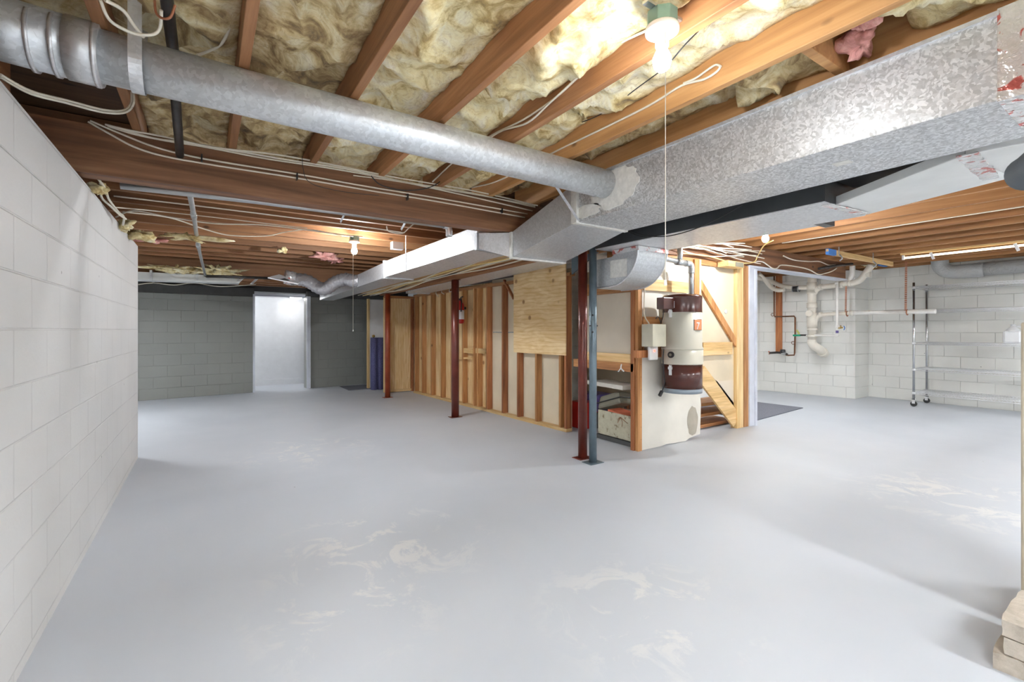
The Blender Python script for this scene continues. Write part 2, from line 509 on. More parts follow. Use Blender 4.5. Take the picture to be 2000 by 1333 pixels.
# ------------------------------------------------------------------ mesh building
class MB:
    def __init__(s):
        s.v, s.f, s.sm = [], [], []

    def add(s, vs, fs, smooth=False):
        o = len(s.v)
        s.v += [Vector(v) for v in vs]
        s.f += [[i + o for i in f] for f in fs]
        s.sm += [smooth] * len(fs)
        return s

    def box(s, x0, x1, y0, y1, z0, z1):
        x0, x1 = sorted((x0, x1)); y0, y1 = sorted((y0, y1)); z0, z1 = sorted((z0, z1))
        return s.hexa([(x0, y0, z0), (x1, y0, z0), (x1, y1, z0), (x0, y1, z0),
                       (x0, y0, z1), (x1, y0, z1), (x1, y1, z1), (x0, y1, z1)])

    def hexa(s, p):
        return s.add(p, [(0, 3, 2, 1), (4, 5, 6, 7), (0, 1, 5, 4), (1, 2, 6, 5), (2, 3, 7, 6), (3, 0, 4, 7)])

    def beam(s, p0, p1, w, h, up=(0, 0, 1)):
        p0, p1, up = Vector(p0), Vector(p1), Vector(up)
        d = (p1 - p0).normalized()
        sd = d.cross(up).normalized()
        u = sd.cross(d).normalized()
        q = []
        for p in (p0, p1):
            for a, b in ((-1, -1), (1, -1), (1, 1), (-1, 1)):
                q.append(p + sd * (a * w / 2) + u * (b * h / 2))
        return s.add(q, [(0, 1, 2, 3), (7, 6, 5, 4), (0, 4, 5, 1), (1, 5, 6, 2), (2, 6, 7, 3), (3, 7, 4, 0)])

    def prism(s, pts, d):
        n = len(pts)
        d = Vector(d)
        a = [Vector(p) for p in pts]
        vs = a + [p + d for p in a]
        fs = [list(range(n))[::-1], list(range(n, 2 * n))]
        for i in range(n):
            j = (i + 1) % n
            fs.append((i, j, j + n, i + n))
        return s.add(vs, fs)

    def tube(s, pts, r, seg=8, sm=0, caps=True, rf=None):
        pts = [Vector(p) for p in pts]
        if sm and len(pts) > 2:
            q = []
            n = len(pts)
            for i in range(n - 1):
                p0, p1, p2, p3 = pts[max(i - 1, 0)], pts[i], pts[i + 1], pts[min(i + 2, n - 1)]
                for k in range(sm):
                    t = k / sm
                    q.append(0.5 * ((2 * p1) + (p2 - p0) * t + (2 * p0 - 5 * p1 + 4 * p2 - p3) * t * t + (3 * p1 - p0 - 3 * p2 + p3) * t ** 3))
            q.append(pts[-1])
            pts = q
        n = len(pts)
        d0 = (pts[1] - pts[0]).normalized()
        ref = Vector((0, 0, 1)) if abs(d0.z) < 0.9 else Vector((1, 0, 0))
        nrm = d0.cross(ref).normalized()
        vs = []
        for i, p in enumerate(pts):
            a = pts[max(i - 1, 0)]
            b = pts[min(i + 1, n - 1)]
            d = (b - a).normalized()
            nrm = (nrm - d * nrm.dot(d))
            nrm = nrm.normalized() if nrm.length > 1e-6 else d.orthogonal().normalized()
            bn = d.cross(nrm)
            rr = rf(i / (n - 1)) if rf else r
            for k in range(seg):
                an = 2 * math.pi * k / seg
                vs.append(p + (nrm * math.cos(an) + bn * math.sin(an)) * rr)
        fs = []
        for i in range(n - 1):
            for k in range(seg):
                k2 = (k + 1) % seg
                fs.append((i * seg + k, i * seg + k2, (i + 1) * seg + k2, (i + 1) * seg + k))
        s.add(vs, fs, True)
        if caps:
            o = len(s.v) - len(vs)
            s.f += [[o + k for k in range(seg)][::-1], [o + (n - 1) * seg + k for k in range(seg)]]
            s.sm += [False, False]
        return s

    def lathe(s, prof, c, axis='z', seg=28, flip=False):
        c = Vector(c)
        vs = []
        for r, h in prof:
            for k in range(seg):
                a = 2 * math.pi * k / seg
                x, y = r * math.cos(a), r * math.sin(a)
                if axis == 'z':
                    vs.append(c + Vector((x, y, h)))
                elif axis == 'x':
                    vs.append(c + Vector((h, x, y)))
                else:
                    vs.append(c + Vector((x, h, y)))
        fs = []
        for i in range(len(prof) - 1):
            for k in range(seg):
                k2 = (k + 1) % seg
                fs.append((i * seg + k, i * seg + k2, (i + 1) * seg + k2, (i + 1) * seg + k))
        fs.append(list(range(seg))[::-1])
        fs.append([(len(prof) - 1) * seg + k for k in range(seg)])
        return s.add(vs, fs, True)

    def sphere(s, c, r, sx=1, sy=1, sz=1, seg=20, ring=12):
        c = Vector(c)
        prof = []
        vs = []
        for i in range(1, ring):
            th = math.pi * i / ring
            for k in range(seg):
                a = 2 * math.pi * k / seg
                vs.append(c + Vector((r * sx * math.sin(th) * math.cos(a), r * sy * math.sin(th) * math.sin(a), -r * sz * math.cos(th))))
        vs += [c + Vector((0, 0, -r * sz)), c + Vector((0, 0, r * sz))]
        b, t = len(vs) - 2, len(vs) - 1
        fs = []
        for i in range(ring - 2):
            for k in range(seg):
                k2 = (k + 1) % seg
                fs.append((i * seg + k, i * seg + k2, (i + 1) * seg + k2, (i + 1) * seg + k))
        for k in range(seg):
            k2 = (k + 1) % seg
            fs.append((b, k2, k))
            fs.append((t, (ring - 2) * seg + k, (ring - 2) * seg + k2))
        return s.add(vs, fs, True)


def setp(o, label=None, cat=None, group=None, kind=None):
    if label: o['label'] = label
    if cat: o['category'] = cat
    if group: o['group'] = group
    if kind: o['kind'] = kind
    return o


def obj(name, mb, mat, parent=None, label=None, cat=None, group=None, kind=None, bev=0.0, world=False):
    """one mesh object; vertices are given in world space"""
    me = bpy.data.meshes.new(name)
    if parent is not None:
        org = Vector(parent['_o']) if '_o' in parent else Vector((0, 0, 0))
    elif world:
        org = Vector((0, 0, 0))
    else:
        lo = Vector((min(v.x for v in mb.v), min(v.y for v in mb.v), min(v.z for v in mb.v)))
        hi = Vector((max(v.x for v in mb.v), max(v.y for v in mb.v), max(v.z for v in mb.v)))
        org = Vector(((lo.x + hi.x) / 2, (lo.y + hi.y) / 2, lo.z))
    me.from_pydata([v - org for v in mb.v], [], mb.f)
    for p, s in zip(me.polygons, mb.sm):
        p.use_smooth = s
    me.materials.append(mat)
    me.update()
    o = bpy.data.objects.new(name, me)
    COL.objects.link(o)
    if parent is not None:
        o.parent = parent
    else:
        o.location = org
    o['_o'] = list(org)
    ORG.append(o)
    if bev:
        b = o.modifiers.new('bevel', 'BEVEL')
        b.width = bev
        b.segments = 2
        b.limit_method = 'ANGLE'
    return setp(o, label, cat, group, kind)


ORG = []


def thing(name, loc, label, cat, group=None, kind=None):
    o = bpy.data.objects.new(name, None)
    o.empty_display_size = 0.05
    COL.objects.link(o)
    o.location = loc
    o['_o'] = list(loc)
    ORG.append(o)
    return setp(o, label, cat, group, kind)


def struct(name, mb, mat):
    return obj(name, mb, mat, kind='structure', world=True)


def text_mb(body, size, origin, xdir, ydir, depth=0.001):
    cu = bpy.data.curves.new('lettering', 'FONT')
    cu.body = body
    cu.size = size
    cu.extrude = depth
    to = bpy.data.objects.new('lettering', cu)
    COL.objects.link(to)
    bpy.context.view_layer.update()
    me = bpy.data.meshes.new_from_object(to.evaluated_get(bpy.context.evaluated_depsgraph_get()))
    x, y = Vector(xdir).normalized(), Vector(ydir).normalized()
    z = x.cross(y)
    mb = MB()
    mb.add([Vector(origin) + x * v.co.x + y * v.co.y + z * v.co.z for v in me.vertices],
           [list(p.vertices) for p in me.polygons])
    bpy.data.objects.remove(to)
    bpy.data.curves.remove(cu)
    bpy.data.meshes.remove(me)
    return mb


ORD = ['first', 'second', 'third', 'fourth', 'fifth', 'sixth', 'seventh', 'eighth', 'ninth', 'tenth', 'eleventh',
       'twelfth', 'thirteenth', 'fourteenth', 'fifteenth', 'sixteenth', 'seventeenth', 'eighteenth', 'nineteenth', 'twentieth']

# ------------------------------------------------------------------ room shell
WL = -0.571            # face of the near left wall
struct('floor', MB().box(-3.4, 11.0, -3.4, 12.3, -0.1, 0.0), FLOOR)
struct('ceiling', MB().box(-3.4, 11.0, -3.4, 12.3, 2.62, 2.72), SUBFLOOR)
struct('wall_left', MB().box(WL - 0.3, WL, -3.3, 5.82, 0, 2.085), BLK_L)
struct('wall_recess', MB().box(-3.4, -3.1, 5.3, 12.0, 0, 2.62), BLK_L)
struct('wall_front', MB().box(-3.4, WL - 0.3, 5.52, 5.82, 0, 2.085), BLK_RX)
struct('wall_rear', MB().box(-0.9, 11.0, -3.4, -3.1, 0, 2.62), BLK_RX)
# far grey wall, slightly out of square, with a doorway


def wallseg(p0, p1, th, z0, z1):
    p0, p1 = Vector((*p0, 0)), Vector((*p1, 0))
    d = (p1 - p0).normalized()
    n = Vector((-d.y, d.x, 0)) * th
    q = [p0, p1, p1 + n, p0 + n]
    return MB().hexa([Vector((a.x, a.y, z0)) for a in q] + [Vector((a.x, a.y, z1)) for a in q])


def gy(x):
    return 10.46 + 0.1 * (x + 1.03)


struct('wall_back', wallseg((-3.2, gy(-3.2)), (0.80, gy(0.80)), 0.2, 0, 1.93), BLK_G)
struct('wall_back_right', wallseg((1.787, gy(1.787)), (4.2, gy(4.2)), 0.2, 0, 1.97), BLK_G)
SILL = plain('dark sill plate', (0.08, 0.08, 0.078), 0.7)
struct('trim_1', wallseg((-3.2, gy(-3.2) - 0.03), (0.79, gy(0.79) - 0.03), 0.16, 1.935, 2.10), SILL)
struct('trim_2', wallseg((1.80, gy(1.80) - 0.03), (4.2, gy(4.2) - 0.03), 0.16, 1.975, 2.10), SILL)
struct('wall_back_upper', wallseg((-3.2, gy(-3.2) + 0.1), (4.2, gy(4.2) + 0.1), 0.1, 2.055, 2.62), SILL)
# white room beyond the doorway
struct('wall_far', MB().box(-0.2, 3.2, 11.82, 11.95, 0, 2.1), WHITE)
struct('wall_far_left', MB().box(-0.3, -0.2, 10.95, 11.9, 0, 2.1), WHITE)
struct('wall_far_right', MB().box(3.2, 3.3, 11.1, 11.9, 0, 2.1), WHITE)
struct('baseboard_back', MB().box(-0.2, 3.2, 11.80, 11.82, 0, 0.13), WHITE)
struct('ceiling_far', MB().box(-0.3, 3.3, 10.98, 11.95, 2.005, 2.04), WHITE)
for n_, (xa, xb) in enumerate(((0.765, 0.80), (1.787, 1.86))):
    struct('trim_%d' % (n_ + 3), MB().box(xa, xb, gy(xa) - 0.05, gy(xa) + 0.26, 0, 1.985), WHITE_TRIM)
struct('trim_5', MB().box(0.765, 1.86, gy(1.2) + 0.2, gy(1.2) + 0.26, 1.965, 2.0), WHITE_TRIM)
# right-hand block walls
struct('wall_right', MB().box(10.45, 10.7, -3.3, 3.56, 0, 2.62), BLK_R)
struct('wall_right_upper', MB().box(10.45, 10.7, 3.56, 5.4, 2.361, 2.62), BLK_R)
struct('wall_right_plumbing', MB().hexa([(9.86, 3.56, 0), (10.7, 3.56, 0), (10.7, 5.2, 0), (9.66, 5.2, 0),
                                        (9.86, 3.56, 2.36), (10.7, 3.56, 2.36), (10.7, 5.2, 2.36), (9.66, 5.2, 2.36)]), BLK_R)
struct('wall_back_utility', MB().box(4.4, 10.45, 5.2, 5.4, 0, 2.62), BLK_RX)

# ------------------------------------------------------------------ girders and joists
JZ, JT = 2.375, 2.615
JS, J0 = 0.46, -0.35
obj('girder', MB().box(-0.78, 8.85, 3.33, 3.46, 2.108, JZ - 0.002), GIRD, None,
    'long dark brown girder carrying cables across the basement ceiling', 'girder', bev=0.004)
obj('girder', MB().hexa([(2.97, 3.47, 2.03), (3.09, 3.47, 2.03), (2.91, 8.9, 1.93), (2.79, 8.9, 1.93),
                         (2.97, 3.47, 2.27), (3.09, 3.47, 2.27), (2.91, 8.9, 2.17), (2.79, 8.9, 2.17)]), GIRD_Y, None,
    'brown girder running back above the row of red posts beside the stud wall', 'girder', bev=0.004)
near, right = [], []
i = 0
x = J0
while x < 10.35:
    nm = 'ceiling_joist'
    newish = x > 1.8
    y1 = 3.60 if x < 3.1 else 5.15
    n = i + 1
    if x < 2.3:
        lab = '%s joist from the left wall in the insulated near ceiling' % ORD[i]
        g = 'joists of the insulated near ceiling'
    elif x < 3.6:
        lab = 'joist hidden above the metal ducts, %s from the left wall' % ORD[i]
        g = 'joists above the ducts'
    else:
        lab = '%s joist right of the pale wrapped duct in the right ceiling' % ORD[len(right)]
        g = 'joists of the right ceiling'
        right.append(1)
    if not (2.9 < x < 3.2):
        obj(nm, MB().box(x, x + (0.04 if x < 3 else 0.05), -3.1, y1, JZ, JT), (JOIST_R if x > 3 else JOIST_NEW) if newish else JOIST_Y, None, lab, 'joist', g, bev=0.003)
    i += 1
    x = J0 + JS * i
k = 0
y = 3.92
while y < 10.3:
    z = JZ if y < 8.7 else 2.10
    z1 = JT
    o = obj('ceiling_joist', MB().box(-3.08, 2.95, y, y + 0.05, z, z1), JOIST_X, None,
            '%s joist behind the long girder in the far left ceiling' % ORD[k], 'joist', 'joists of the far left ceiling', bev=0.003)
    k += 1
    y += 0.43
# rim board over the left wall
obj('rim_board', MB().box(-0.86, -0.82, -3.1, 3.3, 2.09, 2.61), JOIST_Y, None,
    'rough wooden rim board standing on the near left block wall', 'board')

# ------------------------------------------------------------------ insulation


def batt(x0, x1, y0, y1, zb, amp, mat, label, seed, step=0.022, name='insulation_batt', grp=None):
    nx = max(6, int((x1 - x0) / step))
    ny = max(6, int((y1 - y0) / step))
    vs, fs = [], []
    for j in range(ny + 1):
        for i in range(nx + 1):
            fx, fy = i / nx, j / ny
            X, Y = x0 + (x1 - x0) * fx, y0 + (y1 - y0) * fy
            q = Vector((X * 3.2 + seed * 3.1, Y * 2.6 + seed, seed * 1.7))
            n = noise.turbulence(q, 4, False, noise_basis='PERLIN_ORIGINAL', amplitude_scale=0.55, frequency_scale=2.1)
            rdg = 1 - abs(noise.noise(q * 1.7 + Vector((9, 3, 1))) * 2.2)
            e = min(1.0, min(fx, 1 - fx) * 5.0)
            e2 = min(1.0, min(fy, 1 - fy) * 12.0)
            z = zb - amp * (1.0 * n + 0.9 * rdg * max(0, rdg)) * (0.35 + 0.65 * e) + (1 - e2) * 0.03
            wob = 0.012 * noise.noise(Vector((Y * 6, seed, X)))
            wy = 0.05 * noise.noise(Vector((X * 9, seed * 2, 3))) if j in (0, ny) else 0.0
            vs.append(Vector((X + (wob if 0 < i < nx else 0), Y + wy, z)))
    for j in range(ny):
        for i in range(nx):
            a = j * (nx + 1) + i
            fs.append((a, a + nx + 1, a + nx + 2, a + 1))
    m = len(vs)
    per = [i for i in range(nx + 1)] + [j * (nx + 1) + nx for j in range(1, ny + 1)] + \
          [ny * (nx + 1) + i for i in range(nx - 1, -1, -1)] + [j * (nx + 1) for j in range(ny - 1, 0, -1)]
    for p in per:
        vs.append(Vector((vs[p].x, vs[p].y, 2.612)))
    L = len(per)
    for q_ in range(L):
        r_ = (q_ + 1) % L
        fs.append((per[q_], per[r_], m + r_, m + q_))
    fs.append([m + q_ for q_ in range(L)][::-1])
    mb = MB()
    mb.add(vs, fs, True)
    return obj(name, mb, mat, None, label, 'insulation', grp)


def bay(i):
    return J0 + JS * i + 0.041, J0 + JS * (i + 1) - 0.001


G = 'fibreglass batts between the near joists'
batt(-0.80, J0 - 0.001, 0.6, 2.95, 2.53, 0.06, INS_D, 'shade-toned fibreglass between rim board and first joist, above the round duct\'s left end', 1, grp=G)
batt(*bay(0), 0.7, 3.85, 2.52, 0.06, INS_D, 'browned fibreglass batt crossed by the black pipe, between first and second joists', 2, grp=G)
batt(*bay(1), 0.5, 3.88, 2.52, 0.06, INS_D, 'shade-toned folded fibreglass batt between second and third joists', 3, grp=G)
batt(*bay(2), 0.3, 3.88, 2.52, 0.06, INS_Y, 'cream and grey fibreglass batt between third and fourth joists', 4, grp=G)
batt(*bay(3), 0.2, 2.05, 2.50, 0.065, INS_Y, 'thick pale yellow fibreglass batt in the bay left of the near light bulb', 5, grp=G)
batt(*bay(3), 2.07, 3.88, 2.52, 0.06, INS_Y, 'short yellow fibreglass batt above the round duct, behind the thick pale one', 6, grp=G)
batt(*bay(4), 0.60, 2.05, 2.52, 0.055, INS_Y, 'cream fibreglass batt hanging beside the near light bulb', 7, grp=G)
batt(*bay(4), 2.10, 3.88, 2.53, 0.05, INS_Y, 'small yellow fibreglass batt over the far end of the round duct', 8, grp=G)
batt(*bay(5), 1.30, 3.7, 2.55, 0.05, INS_D, 'grey shade-toned fibreglass set deep in the bay beside the big rectangular duct', 9, grp=G)
batt(2.01, 2.38, 0.93, 1.32, 2.48, 0.08, INS_D, 'torn grey green fibreglass tuft beside the big duct near the bulb', 10, grp=G)
# pieces by the top right corner
batt(2.0, 2.37, 0.15, 0.66, 2.45, 0.06, INS_Y, 'yellow fibreglass batt bulging at the top edge right of the bulb', 13, grp=G)


def tuft(c, sx, sy, sz, mat, label, seed, name='insulation_tuft', grp=None):
    mb = MB().sphere(c, 1.0, sx, sy, sz, 26, 18)
    c = Vector(c)
    for v in mb.v:
        d = v - c
        n = noise.turbulence(v * 9 + Vector((seed, seed * 2, 0)), 4, False)
        v += d * (n * 0.9 - 0.45)
    return obj(name, mb, mat, None, label, 'insulation', grp)


tuft((2.28, 0.80, 2.45), 0.10, 0.09, 0.08, INS_P, 'crumpled pink insulation wad beside a wood block over the big duct', 1)
tuft((2.14, 0.76, 2.48), 0.09, 0.07, 0.07, INS_P, 'rounded pink insulation wad under the yellow batt at top right', 2)
obj('blocking_board', MB().box(2.0, 2.395, 0.885, 0.925, 2.40, 2.61), JOIST_NEW, None,
    'short wood blocking between joists beside the pink insulation', 'board', bev=0.003)
obj('blocking_board', MB().box(1.54, 1.94, 0.42, 0.46, 2.40, 2.61), JOIST_NEW, None,
    'short wood blocking between joists right of the near bulb box', 'board', bev=0.003)
# far left ceiling bits
GF = 'fibreglass scraps in the far left ceiling'


def wisp(u, v, y, sx, sy, sz, mat, label, seed, z=None):
    p = P(u, v, y=y)
    return tuft((p.x, p.y, p.z), sx, sy, sz, mat, label, seed, 'insulation_scrap', GF)


wisp(196, 372, 3.70, 0.07, 0.08, 0.07, INS_Y, 'yellow insulation scrap with wires at the left end of the girder', 3)
wisp(243, 440, 4.7, 0.12, 0.10, 0.08, INS_Y, 'yellow insulation scrap above the corner of the left wall', 4)
wisp(262, 457, 5.2, 0.22, 0.12, 0.07, INS_Y, 'pale insulation scrap just right of the left wall corner', 5)
wisp(300, 468, 5.6, 0.20, 0.10, 0.05, INS_P, 'dull pinkish insulation scrap near the left wall corner', 6)
wisp(358, 462, 5.4, 0.34, 0.09, 0.05, INS_Y, 'long yellow insulation scrap left of the hanging conduit', 7)
wisp(634, 500, 7.2, 0.25, 0.12, 0.09, INS_P, 'faded pink insulation left of the far light bulb', 8)
wisp(655, 507, 7.7, 0.22, 0.12, 0.08, INS_P, 'faded pink insulation just under the far light bulb', 9)
wisp(553, 489, 6.8, 0.10, 0.08, 0.06, INS_Y, 'small yellow insulation scrap left of the pink insulation', 10)
wisp(345, 527, 8.6, 0.55, 0.14, 0.07, INS_Y, 'yellow insulation lying on the white duct at the far left', 11)
wisp(425, 530, 8.55, 0.45, 0.15, 0.10, INS_Y, 'pale green insulation heap behind the foot of the conduit', 12)
for n_, (u0, v0, y0, s0) in enumerate(((1330, 492, 3.75, 0.2), (1385, 480, 3.2, 0.22), (1530, 520, 4.4, 0.3), (1700, 528, 4.2, 0.2))):
    p = P(u0, v0, y=y0) if n_ < 3 else P(u0, v0, x=9.8)
    tuft((p.x, p.y, min(2.5, max(2.42, p.z))), s0, 0.16, 0.08, INS_Y,
         ('yellow insulation behind the tangle of white cables', 'pale insulation just left of the right light bulb',
          'insulation above the white door header', 'yellow insulation over the bend of the white drain')[n_], 20 + n_, 'insulation_scrap', 'fibreglass scraps in the right ceiling')
# deep fill above the right bulb
batt(4.3, 4.69, 1.6, 3.2, 2.52, 0.05, INS_Y, 'yellow fibreglass batt in the joist bay above the right light bulb', 15, step=0.035)

# ------------------------------------------------------------------ big rectangular supply duct
DX0, DX1, DZ0, DZ1 = 2.290, 2.816, 2.058, 2.362


def taper(r0, r1):
    """r = (x0,x1,y,z0,z1)"""
    q = []
    for zi in (3, 4):
        q += [(r0[0], r0[2], r0[zi]), (r0[1], r0[2] if len(r0) < 6 else r0[5], r0[zi]),
              (r1[1], r1[2] if len(r1) < 6 else r1[5], r1[zi]), (r1[0], r1[2], r1[zi])]
    return MB().hexa(q)


duct = thing('supply_duct', (2.5, 0.4, DZ0), 'big spangled rectangular sheet metal duct running back under the joists to the girder', 'duct')
obj('trunk_section', MB().box(DX0, DX1, 0.40, 2.59, DZ0, DZ1), GALV_BIG, duct, bev=0.003)
obj('top_flange', MB().box(DX0 - 0.012, DX0, 0.40, 2.59, DZ1 - 0.012, DZ1 + 0.004), GALV_FAR, duct)
R2 = (2.18, 2.76, 3.30, 1.885, 2.100)
obj('transition_section', taper((DX0, DX1, 2.60, DZ0, DZ1), R2), GALV, duct, bev=0.003)
obj('angled_section', MB().hexa([(2.18, 3.315, 1.885), (2.76, 3.315, 1.885), (2.36, 3.62, 1.965), (1.95, 3.49, 1.965),
                                (2.18, 3.315, 2.100), (2.76, 3.315, 2.100), (2.36, 3.62, 2.10), (1.95, 3.49, 2.10)]), GALV_FAR, duct, bev=0.003)
obj('long_section', MB().hexa([(1.95, 3.50, 1.965), (2.345, 3.63, 1.965), (2.34, 6.0, 1.955), (1.95, 6.0, 1.955),
                              (1.95, 3.50, 2.165), (2.345, 3.63, 2.165), (2.34, 6.0, 2.165), (1.95, 6.0, 2.165)]), GALV_FAR, duct, bev=0.003)
obj('far_section', MB().hexa([(1.96, 6.03, 1.955), (2.33, 6.03, 1.955), (2.20, 10.1, 1.875), (1.93, 10.1, 1.875),
                             (1.96, 6.03, 2.16), (2.33, 6.03, 2.16), (2.20, 10.1, 2.04), (1.93, 10.1, 2.04)]), GALV_FAR, duct, bev=0.003)
m = MB().box(1.935, 2.355, 5.99, 6.035, 1.94, 2.18)
obj('seam_collar', m, GALV, duct, bev=0.002)
m = MB().hexa([(1.935, 3.475, 1.952), (2.37, 3.60, 1.952), (2.37, 3.64, 1.952), (1.935, 3.515, 1.952),
               (1.935, 3.475, 2.10), (2.37, 3.60, 2.10), (2.37, 3.64, 2.10), (1.935, 3.515, 2.10)])
obj('seam_collar', m, GALV_D, duct)
# sealant beads
mb = MB()
mb.beam((DX0 - .012, 2.595, DZ0 - .006), (DX0 - .012, 2.595, DZ1), 0.06, 0.03, (1, 0, 0))
obj('sealant', mb, MASTIC, duct)
obj('sealant', MB().beam((DX0 - .01, 2.59, DZ0 - .004), (DX1, 2.59, DZ0 - .004), 0.035, 0.012), MASTIC, duct)
obj('sealant', MB().beam((2.17, 3.302, 1.879), (2.77, 3.302, 1.879), 0.04, 0.014), MASTIC, duct)
obj('sealant', MB().beam((2.172, 3.302, 1.885), (2.172, 3.302, 2.10), 0.035, 0.014, (1, 0, 0)), MASTIC, duct)
# smeared sealant patch round the pipe joint: irregular skin on the trunk side
cy0, cz0 = 2.285, 2.262


def blotch(x, cy, cz, ry, rz, seed, thick=0.006, n=60, sy=0.0):
    pts = []
    for k in range(n):
        a = 2 * math.pi * k / n
        rr = 1 + 0.28 * noise.noise(Vector((math.cos(a) * 2.2 + seed, math.sin(a) * 2.2, seed))) + 0.10 * noise.noise(Vector((math.cos(a) * 9, math.sin(a) * 9, seed)))
        pts.append((x, cy + ry * rr * math.cos(a) + sy * math.sin(a), max(DZ0 + .004, min(DZ1 - 0.02, cz + rz * rr * math.sin(a)))))
    return MB().prism(pts, (-thick, 0, 0))


obj('sealant', blotch(DX0 + 0.001, cy0 - 0.06, cz0 - 0.03, 0.22, 0.15, 3), MASTIC, duct)
obj('sealant', blotch(DX0 + 0.001, 2.48, 2.12, 0.14, 0.045, 8), MASTIC, duct)
obj('hanger_strap', MB().beam(P(1085, 362, y=2.5), (DX0 - .01, 2.56, DZ0 + .01), 0.022, 0.003, (0, 0, 1)), GALV_FAR, duct)
obj('hanger_strap', MB().beam((1.943, 5.2, 1.95), (1.943, 5.2, 2.37), 0.02, 0.003, (1, 0, 0)), GALV_FAR, duct)
# near end with foil tape and the start of the plenum
obj('tape_patch', MB().box(2.50, 2.56, 0.93, 1.0, DZ0 - 0.002, DZ0 - .0005), MASTIC, duct)
obj('foil_tape', MB().box(DX0 - 0.006, DX1 + 0.006, 0.30, 0.405, DZ0 - 0.006, DZ1 + 0.012), FOIL, duct)
obj('elbow_section', MB().box(DX0 + 0.0, DX1 + 0.02, -0.55, 0.298, DZ0 - 0.04, DZ1 + 0.02), GALV_D, duct, bev=0.01)

# ------------------------------------------------------------------ round duct
rd = thing('round_duct', (0.8, 2.31, 2.2), 'long round galvanised duct crossing from the left wall to the big rectangular duct', 'duct')
a, b = Vector((-0.38, 2.30, 2.290)), Vector((DX0 - 0.012, 2.285, 2.262))
obj('pipe', MB().tube([a, a.lerp(b, .5), b], 0.094, 40), GALV_PIPE, rd)
obj('collar', MB().tube([(-0.80, 2.31, 2.315), (-0.60, 2.308, 2.305), (-0.415, 2.302, 2.293)], 0.106, 40), GALV_PIPE, rd)
obj('collar', MB().tube([(-0.425, 2.302, 2.293), (-0.33, 2.30, 2.290)], 0.110, 40), GALV_FAR, rd)
for xx in (-0.35, -0.46, -0.52, 1.30, 2.19):
    rr = 0.1125 if xx < -0.3 and xx > -0.45 else (0.1085 if xx < 0 else 0.0955)
    obj('seam_ring', MB().tube([(xx, 2.301, a.z + (b.z - a.z) * max(0, (xx - a.x)) / (b.x - a.x)), (xx + 0.012, 2.301, a.z + (b.z - a.z) * max(0, (xx - a.x)) / (b.x - a.x))], rr, 40), GALV_FAR, rd)
# strap round the pipe up to the joist
mb = MB()
pts = []
for k in range(19):
    an = math.pi + math.pi * k / 18
    pts.append(Vector((-0.225, 2.30 + 0.1 * math.cos(an), 2.288 + 0.1 * math.sin(an))))
pts = [Vector((-0.225, 2.20, 2.50))] + pts + [Vector((-0.225, 2.40, 2.50))]
for p, q in zip(pts[:-1], pts[1:]):
    mb.beam(p, q + (q - p).normalized() * 0.001, 0.042, 0.003, (p - Vector((-0.225, 2.30, 2.288))) if 1 else (0, 0, 1))
obj('hanger_strap', mb, GALV_FAR, rd)

# ------------------------------------------------------------------ return duct (dark sided) on the right of the trunk
rt = thing('return_duct', (3.25, 2.0, 2.0), 'dark sided return duct, wrapped pale near the camera, beside the big rectangular duct', 'duct')
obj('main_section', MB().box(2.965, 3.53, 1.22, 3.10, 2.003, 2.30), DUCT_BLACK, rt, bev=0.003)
obj('bottom_panel', MB().box(2.962, 3.533, 1.22, 3.10, 1.996, 2.002), GALV_FAR, rt)
mb = MB().hexa([(2.93, 0.20, 2.05), (3.46, 0.20, 2.05), (3.53, 1.19, 2.0), (2.965, 1.19, 2.0),
                (2.93, 0.20, 2.33), (3.46, 0.20, 2.33), (3.53, 1.19, 2.30), (2.965, 1.19, 2.30)])
# wrapped flare: bottom edge fitted to two photo points each
fl = [P(1620, 405, z=2.0), P(1692, 420, z=2.0), P(1978, 347, z=2.06), P(1885, 303, z=2.06)]
obj('wrapped_section', MB().prism([(fl[0].x, fl[0].y, 2.0), (fl[1].x, fl[1].y, 2.0), (fl[2].x, fl[2].y, 2.06), (fl[3].x, fl[3].y, 2.06)], (0, 0, 0.05)), WRAP, rt, bev=0.004)
e0, e1 = P(1885, 303, z=2.06), P(1978, 347, z=2.06)
f0, f1 = P(1905, 290, z=2.062), P(2060, 328, z=2.062)
obj('wrapped_end', MB().prism([e0, e1, (f1.x + .1, f1.y - .15, 2.06), (f0.x + .1, f0.y - .15, 2.06)], (0, 0, 0.12)), WRAP, rt, bev=0.004)


def tape_strip(p, q, w, name='foil_tape', par=None, mat=FOIL, th=0.006):
    mb = MB()
    d = (q - p)
    n = 14
    prev = None
    side = Vector((-d.y, d.x, 0)).normalized()
    vs = []
    for k in range(n + 1):
        c = p.lerp(q, k / n)
        wl = w * (0.5 + 0.15 * noise.noise(Vector((k * 1.3, 2, w * 90))))
        wr = w * (0.5 + 0.15 * noise.noise(Vector((k * 1.3, 7, w * 70))))
        for s_, z_ in ((-wl, 0), (wr, 0), (wr, th), (-wl, th)):
            vs.append(c + side * s_ + Vector((0, 0, z_)))
    fs = []
    for k in range(n):
        for j in range(4):
            j2 = (j + 1) % 4
            fs.append((k * 4 + j, k * 4 + j2, k * 4 + 4 + j2, k * 4 + 4 + j))
    fs += [(0, 3, 2, 1), (n * 4, n * 4 + 1, n * 4 + 2, n * 4 + 3)]
    mb.add(vs, fs)
    return obj(name, mb, mat, par)


tape_strip(P(1613, 401, z=1.992), P(1690, 420, z=1.992), 0.05, par=rt)
tape_strip(P(1888, 303, z=2.052), P(1935, 350, z=2.052), 0.07, par=rt)
